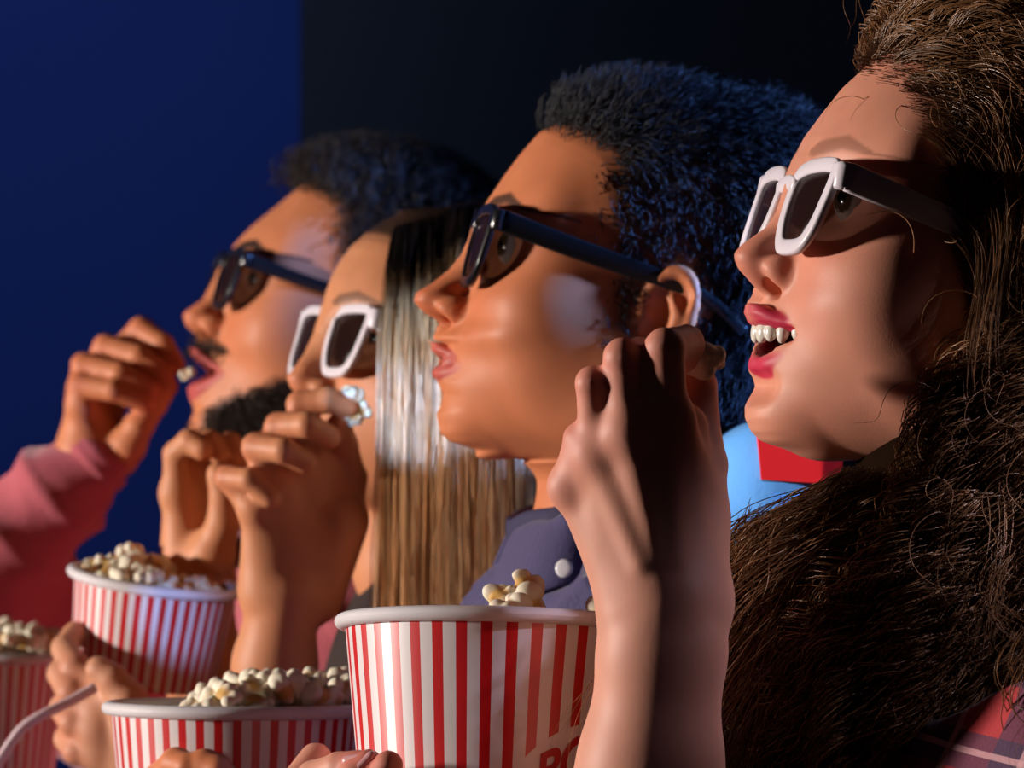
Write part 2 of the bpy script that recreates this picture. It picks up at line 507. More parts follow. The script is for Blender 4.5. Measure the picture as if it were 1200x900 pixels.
    # fit the outline to the profile of this person
    if sil is not None:
        T = np.array(sil, float)
        for it in range(3):
            px = 600 + F * W[:, 0] / W[:, 1]; py = 450 - F * (W[:, 2] - CAMZ) / W[:, 1]
            y0, y1 = int(T[0, 1]), int(T[-1, 1])
            rows = np.arange(y0 - 2, y1 + 3)
            cur = np.full(len(rows), 1e9)
            bi = np.round(py - rows[0]).astype(int)
            ok = (bi >= 0) & (bi < len(rows)) & (loc[:, 0] < 0.02)
            np.minimum.at(cur, bi[ok], px[ok])
            good = cur < 1e8
            cur = np.interp(rows, rows[good], cur[good])
            want = np.interp(rows, T[:, 1], T[:, 0])
            dl = want - cur
            if skip is not None:
                okr = (rows < skip[0]) | (rows > skip[1])
                dl = np.interp(rows, rows[okr], dl[okr])
            def gs(v, sg):
                n = int(sg * 3) + 1
                k = np.exp(-0.5 * (np.arange(-n, n + 1) / sg) ** 2); k /= k.sum()
                return np.convolve(np.pad(v, n, mode='edge'), k, 'valid')
            lowf = gs(dl, 14.0); hi = np.clip(gs(dl, 2.6) - lowf, -5, 5) * smoothstep(rows, y0, y0 + 25) * (1 - smoothstep(rows, y1 - 25, y1))
            fade = smoothstep(py, y0 - 70, y0 + 2) * (1 - smoothstep(py, y1 - 2, y1 + 25))
            csil = np.interp(py, rows, gs(cur, 10.0))
            dep = (px - csil) * W[:, 1] / F
            sh = np.interp(py, rows, lowf) * (1 - smoothstep(dep, 0.015, 0.085)) + np.interp(py, rows, hi) * (1 - smoothstep(dep, 0.003, 0.016))
            W[:, 0] += sh * fade * W[:, 1] / F
    return dict(V=W, F=Fq, col=col, R=R, O=O, s=scale, loc=loc, K=K, cx=cx, ux=ux, lx=lx)


def hx(H, p):
    """head-local point(s) to world"""
    return (np.asarray(p, float) * H['s']) @ H['R'].T + H['O']


def eye_mesh(H, s, iris=(0.09, 0.05, 0.025)):
    V, Fq = lathe([(0.0125 * math.sin(a) + 1e-6, -0.0125 * math.cos(a)) for a in np.linspace(0.001, math.pi - 0.001, 24)], 32)
    # lathe axis z -> -x (gaze)
    Vl = np.stack([V[:, 2], V[:, 1], V[:, 0]], 1)
    ang = np.degrees(np.arccos(np.clip(-Vl[:, 0] / 0.0125, -1, 1)))
    col = np.tile(np.array((0.42, 0.36, 0.33)), (len(V), 1))
    ang = np.degrees(np.arccos(np.clip(-(Vl[:, 0] * 0.94 + Vl[:, 1] * 0.34) / 0.0125, -1, 1)))
    col[ang < 34] = iris; col[ang < 14] = (0.004, 0.004, 0.004)
    return hx(H, Vl + np.array((-0.0697, s * 0.0315, -0.003))), Fq, col

# ------------------------------------------------------------------ setting and light
def build_setting():
    wall = mat_noise('blue_wall_paint', (0.030, 0.075, 0.42), (0.036, 0.088, 0.48), scale=3, rough=0.85, bump=0.05)
    v, f = box_mesh((0, 6.55, 1.2), (9.0, 0.1, 4.4))
    tag(mesh_obj('wall_back', v, f, wall, smooth=False), kind='structure')
    dark = mat_noise('dark_panel_paint', (0.045, 0.060, 0.095), (0.055, 0.070, 0.110), scale=4, rough=0.8)
    x0 = (352 - 600) * 5.6 / F
    v, f = box_mesh((x0 + 2.0, 5.65, 1.2), (4.0, 0.1, 4.4))
    tag(mesh_obj('wall_right', v, f, dark, smooth=False), kind='structure')
    fl = mat_noise('dark_carpet', (0.012, 0.010, 0.014), (0.02, 0.016, 0.02), scale=80, rough=0.95)
    v, f = box_mesh((0, 3.0, -0.05), (9.0, 8.0, 0.1))
    tag(mesh_obj('floor', v, f, fl, smooth=False), kind='structure')


def spot(name, loc, target, energy, color, size_deg, blend=0.3, radius=0.05):
    d = bpy.data.lights.new(name, 'SPOT'); d.energy = energy; d.color = color
    d.spot_size = math.radians(size_deg); d.spot_blend = blend; d.shadow_soft_size = radius
    o = bpy.data.objects.new(name, d); COL.objects.link(o)
    o.location = tuple(float(x) for x in loc)
    o.rotation_euler = (Vector(target) - Vector(loc)).to_track_quat('-Z', 'Y').to_euler()
    return o


def build_light():
    w = bpy.data.worlds.new('World'); SC.world = w; w.use_nodes = True
    bg = w.node_tree.nodes['Background']; bg.inputs[0].default_value = (0.45, 0.22, 0.35, 1); bg.inputs[1].default_value = 0.008
    # the lit screen the row looks at
    spot('screen_light', (-4.0, 2.45, 1.43), (0.0, 2.6, 1.15), 900, (1.0, 0.88, 0.80), 50, 0.5, 0.14)
    # soft lavender spill from the front of the hall
    spot('hall_light', (-1.5, 0.2, 1.70), P(490, 750, 2.4), 14, (0.72, 0.64, 1.0), 5.6, 0.7, 0.25)
    # blue wash on the far wall, hung behind the dark panel
    spot('wall_wash_light', (-0.9, 4.4, 3.0), (-1.05, 6.5, 1.35), 50, (0.55, 0.7, 1.0), 75, 1.0, 0.3)
    spot('panel_fill', (1.6, 3.6, 3.2), (0.55, 5.6, 1.45), 9, (0.5, 0.7, 1.0), 60, 1.0, 0.3)  # added weak fill that lifts the dark panel, no real lamp
    spot('seat_fill', (-0.3, 0.4, 2.0), P(905, 535, 2.55), 120, (1.0, 0.95, 1.0), 1.9, 0.3, 0.01)  # added spot to brighten the red seat panel
    # cool stage lamps from the other side of the hall
    spot('blue_side_light', (2.5, 2.48, 1.78), P(930, 300, 2.74), 6800, (0.15, 0.35, 1.0), 6.2, 0.8, 0.22)
    spot('blue_row_light', (2.5, 2.2, 1.95), P(440, 214, 3.5), 1500, (0.17, 0.34, 1.0), 3.5, 0.7, 0.06)
    spot('cool_back_light', (1.6, 1.7, 1.9), P(1165, 590, 2.18), 170, (0.85, 0.78, 1.0), 4.6, 0.8, 0.05)
    # added narrow spots repeating the side lamp's light on long hair and tilted bucket
    spot('cool_front_fill', (-2.0, 0.0, 1.5), P(548, 440, 2.98), 1300, (0.42, 0.62, 1.0), 1.85, 0.10, 0.01)
    spot('cool_low_fill', (-1.2, 0.2, 1.5), P(200, 722, 3.1), 420, (0.35, 0.50, 1.0), 1.0, 0.3, 0.01)


def build_camera():
    c = bpy.data.cameras.new('camera'); o = bpy.data.objects.new('camera', c); COL.objects.link(o)
    o.location = (0, 0, CAMZ); o.rotation_euler = (math.pi / 2, 0, 0)
    c.sensor_width = 36.0; c.lens = 36.0 * F / 1200.0
    c.clip_start = 0.05; c.clip_end = 60
    c.dof.use_dof = True; c.dof.focus_distance = 2.24; c.dof.aperture_fstop = 20
    SC.camera = o
    vs = SC.view_settings
    SC.display_settings.display_device = 'sRGB'
    vs.view_transform = 'Standard'; vs.look = 'None'; vs.gamma = 1.0; vs.exposure = 0.0
    vs.use_curve_mapping = False


# ------------------------------------------------------------------ profiles traced from the people
SIL1 = [(1170, -12), (1105, 12), (1062, 34), (1032, 57), (1012, 80), (987, 103), (963, 133), (943, 160), (928, 187), (921, 205), (917, 225), (909, 250), (898, 266), (870, 286), (862, 296),
        (861, 304), (865, 315), (876, 327), (884, 336), (881, 347), (874, 356), (872, 366), (876, 377), (880, 386), (880, 416), (877, 425), (877, 434),
        (883, 444), (885, 454), (879, 465), (873, 476), (873, 490), (880, 506), (893, 518), (920, 527), (953, 538)]
SIL2 = [(720, 122), (668, 136), (632, 155), (610, 180), (592, 204), (576, 228), (563, 247), (556, 260), (550, 278), (540, 300), (525, 317), (508, 331), (490, 342), (486, 350), (490, 360), (503, 370),
        (514, 376), (511, 390), (505, 402), (505, 410), (514, 418), (514, 426), (507, 434), (508, 441), (514, 449), (520, 464), (516, 478), (513, 492),
        (517, 508), (530, 519), (560, 528), (600, 540)]
SIL3 = [(540, 228), (475, 244), (434, 268), (410, 290), (397, 308), (387, 327), (379, 350), (374, 368), (368, 390), (356, 415), (344, 432), (337, 444), (340, 455), (350, 463)]
SIL4 = [(410, 190), (356, 214), (328, 238), (296, 264), (280, 280), (268, 296), (258, 312), (250, 328), (238, 350), (222, 362), (215, 370), (219, 382), (232, 395), (228, 404),
        (222, 412), (227, 420), (228, 446), (220, 456), (222, 468), (229, 480), (224, 490), (220, 503), (228, 512)]

# ------------------------------------------------------------------ swept bars, glasses
def sweep(path, normal, wid, thk, n=12, closed=False, power=4.5):
    """rounded bar: width along `normal`, thickness across; path (N,3)"""
    path = np.asarray(path, float); N = len(path)
    if closed: T = np.roll(path, -1, 0) - np.roll(path, 1, 0)
    else: T = np.gradient(path, axis=0)
    T /= np.linalg.norm(T, axis=1, keepdims=True) + 1e-12
    Nn = np.broadcast_to(np.asarray(normal, float), path.shape).copy()
    Nn -= (Nn * T).sum(1, keepdims=True) * T; Nn /= np.linalg.norm(Nn, axis=1, keepdims=True) + 1e-12
    B = np.cross(T, Nn)
    wid = np.broadcast_to(np.asarray(wid, float), (N,)); thk = np.broadcast_to(np.asarray(thk, float), (N,))
    a = np.arange(n) * 2 * np.pi / n
    c, s = np.cos(a), np.sin(a)
    c = np.sign(c) * np.abs(c) ** (2 / power); s = np.sign(s) * np.abs(s) ** (2 / power)
    V = path[:, None] + 0.5 * wid[:, None, None] * c[None, :, None] * Nn[:, None] + 0.5 * thk[:, None, None] * s[None, :, None] * B[:, None]
    m = N if closed else N - 1
    i = np.arange(m)[:, None]; j = np.arange(n)[None]
    i2 = (i + 1) % N; j2 = (j + 1) % n
    Fq = np.stack([i * n + j, i * n + j2, i2 * n + j2, i2 * n + j], -1).reshape(-1, 4)
    V = V.reshape(-1, 3)
    if not closed:                       # end caps
        caps = []
        for e, row in ((0, 0), (1, N - 1)):
            V = np.concatenate([V, path[row][None]])
            ci = len(V) - 1
            for k in range(0, n, 2):
                q = [row * n + k, row * n + (k + 1) % n, row * n + (k + 2) % n, ci]
                caps.append(q if e else q[::-1])
        Fq = np.concatenate([Fq, np.array(caps)])
    return V, Fq


LENS = [(-0.0235, 0.0150), (-0.0150, 0.0192), (0.0, 0.0205), (0.0160, 0.0205), (0.0240, 0.0190), (0.0262, 0.0130), (0.0245, 0.0), (0.0215, -0.0110),
        (0.0140, -0.0190), (0.0, -0.0205), (-0.0120, -0.0190), (-0.0195, -0.0110), (-0.0235, 0.0)]


def build_glasses(H, name, label, frame_mat, lens_mat, x0=-0.103, zc=-0.010, tilt=10, cy=0.0335, size=1.0, rim=0.0062, ear=(0.016, -0.004), temple_h=0.0125, group=None, turn=0.0):
    root = empty(name, hx(H, (x0, 0, zc)), label, 'glasses', group)
    tt = math.tan(math.radians(tilt)); tn = math.tan(math.radians(turn))

    def at(y, z, dx=0.0):
        return np.stack([x0 + 1.1 * y * y + tt * (z - zc) + tn * y + dx, y, z], -1)
    out = np.array(spline(LENS, 6, closed=True)) * size
    parts = []
    for s in (1, -1):
        y = s * (cy + out[:, 0]); z = zc + out[:, 1]
        ctr = at(np.array([s * cy]), np.array([zc]))[0]
        path = at(y, z)
        nrm = path - ctr
        parts.append(sweep(path, nrm, rim, 0.0042, closed=True))
    yb = np.linspace(-(cy - 0.0215 * size), cy - 0.0215 * size, 11)
    zb = zc + 0.0105 * size + 0.0030 * (1 - (yb / yb[-1]) ** 2)
    parts.append(sweep(at(yb, zb, -0.0003), (0, 0, 1), 0.0075, 0.0040))
    for s in (1, -1):                    # end pieces that carry the hinges
        yo = np.array([s * (cy + 0.0250 * size), s * (cy + 0.0315 * size), s * (cy + 0.0335 * size)])
        p = at(yo, zc + 0.0150 * size * np.ones(3), 0.0); p[2, 0] += 0.004
        parts.append(sweep(p, (0, 0, 1), temple_h * 0.95, 0.0046))
    v, f = join(parts)
    mesh_obj('frame', hx(H, v), f, frame_mat, root)
    for s in (1, -1):
        y = s * (cy + out[:, 0] * 0.96); z = zc + out[:, 1] * 0.96
        rim_p = at(y, z); n = len(rim_p); c = at(np.array([s * cy]), np.array([zc]))[0]
        V = [rim_p + (-0.0008, 0, 0), 0.5 * (rim_p + c) + (-0.0012, 0, 0), c[None] + (-0.0014, 0, 0), rim_p + (0.0008, 0, 0), 0.5 * (rim_p + c) + (0.0004, 0, 0), c[None] + (0.0002, 0, 0)]
        V = np.concatenate(V); fs = []
        for i in range(n):
            j = (i + 1) % n
            fs += [[i, j, n + j, n + i], [n + i, n + j, 2 * n], [2 * n + 1 + j, 2 * n + 1 + i, 3 * n + 1 + i, 3 * n + 1 + j], [3 * n + 1 + j, 3 * n + 1 + i, 4 * n + 1], [j, i, 2 * n + 1 + i, 2 * n + 1 + j]]
        mesh_obj('lens', hx(H, V), fs, lens_mat, root)
        yh = s * (cy + 0.0330 * size)
        hp = at(np.array([yh]), np.array([zc + 0.0150 * size]))[0] + (0.003, 0, 0)
        ye = s * 0.0795
        tp = spline([hp, (hp[0] * 0.6 + ear[0] * 0.4, yh * 0.55 + ye * 0.45, hp[2] * 0.62 + ear[1] * 0.38 + 0.002), (ear[0], ye, ear[1] + 0.008), (ear[0] + 0.024, ye, ear[1] + 0.002), (ear[0] + 0.044, ye - s * 0.003, ear[1] - 0.010)], 8)
        wv = np.interp(np.linspace(0, 1, len(tp)), [0, 0.35, 0.6, 1], [temple_h, temple_h * 0.85, temple_h * 0.6, temple_h * 0.5])
        v, f = sweep(tp, (0, 0, 1), wv, 0.0038)
        mesh_obj('temple', hx(H, v), f, frame_mat, root)
    return root


# ------------------------------------------------------------------ hands
def hand_mesh(fingers, thumb, palm, arm, h=0.0015, knob=True, extra=None, pads=()):
    """fingers: list of [(pt, r), ...] from knuckle to tip; palm: list of ((pt,r),(pt,r)); arm: [(pt,r)...]"""
    pts = [p for f in fingers + [thumb] for p, r in f] + [p for p, r in arm] + [q[0] for ab in palm for q in ab]
    pts = np.array(pts)
    g = Grid(pts.min(0) - 0.045, pts.max(0) + 0.045, h)
    for i in range(len(arm) - 1):
        g.cone(arm[i][0], arm[i + 1][0], arm[i][1], arm[i + 1][1], 0.010)
    for a, b in palm:
        g.cone(a[0], b[0], a[1], b[1], 0.009)
    if knob:
        for f in fingers:
            g.ball(f[0][0], f[0][1] * 1.03, 0.006)
    for f in fingers + [thumb]:
        sub = Grid(g.lo, g.lo + (g.n - 1) * h, h) if False else g
        for i in range(len(f) - 1):
            k = 0.005 if i == 0 else 0.0012
            sub.cone(f[i][0], f[i + 1][0], f[i][1], f[i + 1][1], k)
        for p, r in f[1:-1]:
            sub.ball(p, r * 1.02, 0.0012)
    for a, b, ra, rb in pads:
        g.cone(a, b, ra, rb, 0.006)
    if extra: extra(g)
    return biggest(*g.mesh(2))


def px_chain(*q):
    """(px,py,Y,r) -> [(point, r)]"""
    return [(P(a, b, y), r) for a, b, y, r in q]


# ------------------------------------------------------------------ popcorn and buckets
POPS = []


def make_pop_meshes():
    m = NT('popcorn')
    at = m.node('ShaderNodeAttribute', attribute_name='tint')
    m.link(at.outputs['Color'], m.b.inputs['Base Color'])
    setp(m.b, rough=0.6, spec=0.3, sss=0.15, sscale=0.004)
    rng = np.random.default_rng(5)
    for k in range(6):
        g = Grid((-0.0125,) * 3, (0.0125,) * 3, 0.00075)
        n = 9 + k % 3
        cs = []
        for i in range(n):
            d = rng.normal(size=3); d /= np.linalg.norm(d)
            c = d * rng.uniform(0.0030, 0.0062); r = rng.uniform(0.0019, 0.0047)
            g.ell(c, r * rng.uniform(0.75, 1.2, 3), 0.0007); cs.append((c, r))
        g.ball((0, 0, 0), 0.0036, 0.002)
        hull = cs[0][0] * 0.75
        V, Fq = biggest(*g.mesh(1))
        rad = np.linalg.norm(V, axis=1)
        wmk = smoothstep(rad, 0.0038, 0.0066)[:, None]
        col = np.array((0.62, 0.36, 0.10)) * (1 - wmk) + np.array((0.86, 0.79, 0.62)) * wmk
        hm = (1 - smoothstep(np.linalg.norm(V - hull, axis=1), 0.0020, 0.0042))[:, None] * 0.8
        col = col * (1 - hm) + np.array((0.55, 0.25, 0.04)) * hm
        o = mesh_obj('popcorn_kernel', V, Fq, m.m, None, col=col)
        POPS.append(o.data); bpy.data.objects.remove(o)


def pop(loc, label, group=None, scale=1.0, k=None):
    me = POPS[k if k is not None else random.randrange(len(POPS))]
    o = bpy.data.objects.new('popcorn_kernel', me); COL.objects.link(o)
    o.location = tuple(float(x) for x in loc); o.rotation_euler = [random.uniform(0, 6.28) for _ in range(3)]
    s = scale * random.uniform(0.9, 1.12); o.scale = (s, s, s)
    return tag(o, label, 'popcorn', group)


def stripe_mat(name, n, phase, red=(0.62, 0.008, 0.010), white=(0.80, 0.74, 0.74), duty=0.5, panel=None):
    t = NT(name)
    tc = t.node('ShaderNodeTexCoord'); sp = t.node('ShaderNodeSeparateXYZ')
    t.link(tc.outputs['Object'], sp.inputs[0])

    def M(op, a, b=None):
        nd = t.node('ShaderNodeMath', operation=op)
        for i, v in enumerate((a, b)):
            if v is None: continue
            if isinstance(v, (int, float)): nd.inputs[i].default_value = v
            else: t.link(v, nd.inputs[i])
        return nd.outputs[0]
    ang = M('ARCTAN2', sp.outputs['Y'], sp.outputs['X'])
    fr = M('FRACT', M('ADD', M('MULTIPLY', ang, n / (2 * math.pi)), phase + 100.0))
    fac = M('LESS_THAN', fr, duty)
    if panel is not None:                # plain oval for the lettering
        a0, z0, ra, rz = panel
        da = M('DIVIDE', M('SUBTRACT', ang, a0), ra); dz = M('DIVIDE', M('SUBTRACT', sp.outputs['Z'], z0), rz)
        rr = M('ADD', M('MULTIPLY', da, da), M('MULTIPLY', dz, dz))
        fac = M('MULTIPLY', fac, M('GREATER_THAN', rr, 1.0))
    nz = t.node('ShaderNodeTexNoise'); nz.inputs['Scale'].default_value = 40; t.link(tc.outputs['Object'], nz.inputs['Vector'])
    mx = t.node('ShaderNodeMix', data_type='RGBA'); mx.inputs[6].default_value = (*white, 1); mx.inputs[7].default_value = (*red, 1)
    t.link(fac, mx.inputs[0])
    bp = t.node('ShaderNodeBump'); bp.inputs['Strength'].default_value = 0.05; bp.inputs['Distance'].default_value = 0.001
    t.link(nz.outputs['Fac'], bp.inputs['Height']); t.link(bp.outputs['Normal'], t.b.inputs['Normal'])
    t.link(mx.outputs[2], t.b.inputs['Base Color'])
    setp(t.b, rough=0.32, spec=0.9)
    return t.m


def build_bucket(label, rim_c, R, Hh, Rb, tilt_away, roll, stripes, phase, group, spin=0.0, panel=None, text=None, duty=0.5):
    """paper bucket; rim_c = world centre of the rim"""
    root = empty('popcorn_bucket', rim_c, label, 'bucket', group)
    root.rotation_euler = (Matrix.Rotation(math.radians(roll), 3, 'Y') @ Matrix.Rotation(math.radians(-tilt_away), 3, 'X')).to_euler()
    M = np.array(chain_matrix(root))

    def wld(v): return np.asarray(v) @ M[:3, :3].T + M[:3, 3]
    zz = np.linspace(0, -Hh, 24)
    rr = R + (Rb - R) * (-zz / Hh)
    prof = [(r, z) for r, z in zip(rr, zz)] + [(Rb - 0.0012, -Hh)] + [(r - 0.0012, z) for r, z in zip(rr[::-1], zz[::-1] + 0.002)]
    v, f = lathe(prof, 160)
    mesh_obj('bucket_wall', wld(v), f, stripe_mat('striped_paper', stripes, phase, panel=panel, duty=duty), root)
    white = mat_plain('rim_paper', (0.80, 0.76, 0.78), rough=0.35)
    a = np.linspace(0, 2 * np.pi, 17)
    v, f = lathe([(R + 0.0006 + 0.0042 * math.cos(x), -0.0010 + 0.0036 * math.sin(x)) for x in a], 160)
    mesh_obj('rim', wld(v), f, white, root)
    v, f = lathe([(0.0001, -Hh + 0.004), (Rb - 0.002, -Hh + 0.004), (Rb - 0.002, -Hh + 0.0025), (0.0001, -Hh + 0.0025)], 64)
    mesh_obj('bucket_bottom', wld(v), f, white, root)
    if text:
        body, a0, z0, size = text
        cu = bpy.data.curves.new('lettering', 'FONT'); cu.body = body; cu.size = size; cu.align_x = 'LEFT'; cu.offset = size * 0.03
        cu.extrude = 0.0; cu.resolution_u = 6
        o = bpy.data.objects.new('lettering', cu); COL.objects.link(o)
        dg = bpy.context.evaluated_depsgraph_get(); me0 = o.evaluated_get(dg).to_mesh()
        bm = bmesh.new(); bm.from_mesh(me0)
        bmesh.ops.triangulate(bm, faces=bm.faces[:])
        for _ in range(2):
            bmesh.ops.subdivide_edges(bm, edges=[e for e in bm.edges if e.calc_length() > size * 0.12], cuts=1)
            bmesh.ops.triangulate(bm, faces=bm.faces[:])
        vv = np.array([q.co[:] for q in bm.verts]); ff = [[q.index for q in fc.verts] for fc in bm.faces]
        bm.free(); bpy.data.objects.remove(o)
        # lettering bows along an arch
        rloc = lambda z: R + (Rb - R) * (-z / Hh) + 0.0004
        ang = a0 + vv[:, 0] / R
        wd = vv[:, 0].max()
        z = z0 + vv[:, 1] * (1.0 + 0.35 * np.sin(np.pi * vv[:, 0] / wd)) + 0.010 * np.sin(np.pi * vv[:, 0] / wd)
        rl = R + (Rb - R) * (-z / Hh) + 0.0005
        L = np.stack([rl * np.cos(ang), rl * np.sin(ang), z], -1)
        mesh_obj('lettering', wld(L), ff, mat_plain('red_ink', (0.55, 0.01, 0.012), rough=0.35), root, smooth=False)
    return root, M


def fill_bucket(M, R, label, group, n, heap, lo=-0.012, seed=1, rmin=0.0108, rr=0.86, scale=1.0):
    rng = np.random.default_rng(seed)
    pts = []
    tries = 0
    while len(pts) < n and tries < n * 60:
        tries += 1
        a = rng.uniform(0, 2 * np.pi); r = R * rr * math.sqrt(rng.uniform(0, 1))
        x, y = r * math.cos(a), r * math.sin(a)
        top = heap(x / R, y / R)
        if top < -0.02: continue
        z = max(lo, top) - abs(rng.normal(0, 0.0035)) if tries < n * 35 else top - 0.010
        q = np.array((x, y, z))
        if all(np.linalg.norm(q - p) > rmin * scale for p in pts): pts.append(q)
    for q in pts:
        pop(M[:3, :3] @ q + M[:3, 3], label, group, scale)


# ------------------------------------------------------------------ hair
def hair_strands(roots, field, sdf, N, step, off, curl=(0, 1), rad=0.0003, noise=0.0, seed=0, stiff=0.5, clump=0, group=None):
    """grow strands: field(p, t) -> direction; sdf(p) -> distance to what the hair lies on"""
    rng = np.random.default_rng(seed)
    p = np.array(roots, float); M = len(p)
    path = np.zeros((M, N, 3)); path[:, 0] = p
    d = None
    if group is not None:
        ng = int(group.max()) + 1
        wob = rng.normal(size=(ng, 3))[group] * noise + rng.normal(size=(M, 3)) * noise * 0.18
    else:
        wob = rng.normal(size=(M, 3)) * noise
    step = np.broadcast_to(np.asarray(step, float), (M,))
    for i in range(1, N):
        t = i / (N - 1)
        v = field(p, t) + wob
        v /= np.linalg.norm(v, axis=1, keepdims=True) + 1e-9
        d = v if d is None else d * stiff + v * (1 - stiff)
        d /= np.linalg.norm(d, axis=1, keepdims=True) + 1e-9
        p = p + d * step[:, None]
        if sdf is not None:
            e = 0.002
            s0 = sdf(p)
            gx = np.stack([sdf(p + np.array(u) * e) - s0 for u in ((1, 0, 0), (0, 1, 0), (0, 0, 1))], -1) / e
            tgt = off * min(1.0, t * 6)
            push = np.where(s0 < tgt, tgt - s0, 0.0)
            p = p + gx * push[:, None]
        path[:, i] = p
    A, turns = curl
    if np.any(np.asarray(A) > 0):
        T = np.gradient(path, axis=1); T /= np.linalg.norm(T, axis=2, keepdims=True) if False else np.linalg.norm(T, axis=2, keepdims=True) + 1e-9
        ref = np.array((0.31, 0.9, 0.3)); U = np.cross(T, ref); U /= np.linalg.norm(U, axis=2, keepdims=True) + 1e-9
        W = np.cross(T, U)
        s = np.linspace(0, 1, N)[None]
        if group is not None:
            ph = rng.uniform(0, 6.28, ng)[group] + rng.normal(0, 0.25, M)
            tu = rng.uniform(0.75, 1.25, ng)[group] * turns
        elif clump:
            cl = rng.integers(0, clump, M)
            ph = rng.uniform(0, 6.28, clump)[cl] + rng.normal(0, 0.35, M)
            tu = rng.uniform(0.75, 1.25, clump)[cl] * turns
        else:
            ph = rng.uniform(0, 6.28, M); tu = rng.uniform(0.7, 1.3, M) * turns
        amp = (np.broadcast_to(np.asarray(A, float), (M,)) * (rng.uniform(0.5, 1.4, M) if group is None else rng.uniform(0.8, 1.2, M)))[:, None] * np.minimum(1, s * 3)
        an = ph[:, None] + tu[:, None] * 2 * np.pi * s
        path = path + amp[..., None] * (np.cos(an)[..., None] * U + np.sin(an)[..., None] * W)
    V, Fq, al, si = tubes(path, rad)
    rv = rng.uniform(0, 1, M)[si]
    return V, Fq, al, rv


def hair_obj(name, V, Fq, al, rv, mat, parent):
    return mesh_obj(name, V, Fq, mat, parent, attr={'along': al, 'rnd': rv})


def ell_sdf(H, c, r):
    """distance to an ellipsoid in head space, evaluated for world points"""
    R, O, s = H['R'], H['O'], H['s']
    c = np.array(c); r = np.array(r)

    def f(p):
        q = (p - O) @ R / s - c
        k0 = np.linalg.norm(q / r, axis=1); k1 = np.linalg.norm(q / r ** 2, axis=1) + 1e-9
        return k0 * (k0 - 1) / k1 * s
    return f


def blob_sdf(balls, k=0.03):
    def f(p):
        d = None
        for c, r in balls:
            e = np.linalg.norm(p - c, axis=1) - r
            if d is None: d = e
            else:
                hh = np.maximum(k - np.abs(d - e), 0) / k
                d = np.minimum(d, e) - hh * hh * k * 0.25
        return d
    return f


def vnormals(V, Fq):
    n = np.zeros_like(V)
    fn = np.cross(V[Fq[:, 2]] - V[Fq[:, 0]], V[Fq[:, 3]] - V[Fq[:, 1]])
    for k in range(4): np.add.at(n, Fq[:, k], fn)
    return n / (np.linalg.norm(n, axis=1, keepdims=True) + 1e-12)


def sdf_cloth(name, build, lo, hi, h, mat, parent, wrinkle=0.0, seed=0, cut=None, freq=26.0):
    g = Grid(lo, hi, h); build(g)
    V, Fq = biggest(*g.mesh(2))
    if wrinkle:
        n = vnormals(V, Fq); rng = np.random.default_rng(seed)
        d = np.zeros(len(V))
        for i in range(5):
            k = rng.normal(size=3); k /= np.linalg.norm(k); fr = freq * rng.uniform(0.6, 2.2)
            q = V @ k * fr + 1.5 * np.sin(V @ rng.normal(size=3) * fr * 0.5) + rng.uniform(0, 6)
            d += (1 - np.abs(np.sin(q))) ** 2 / (1 + 0.4 * i)
        V = V + n * (d[:, None] - 1.0) * wrinkle
    if cut is not None: Fq = Fq[~cut(V)[Fq].any(1)]
    return mesh_obj(name, V, Fq, mat, parent)

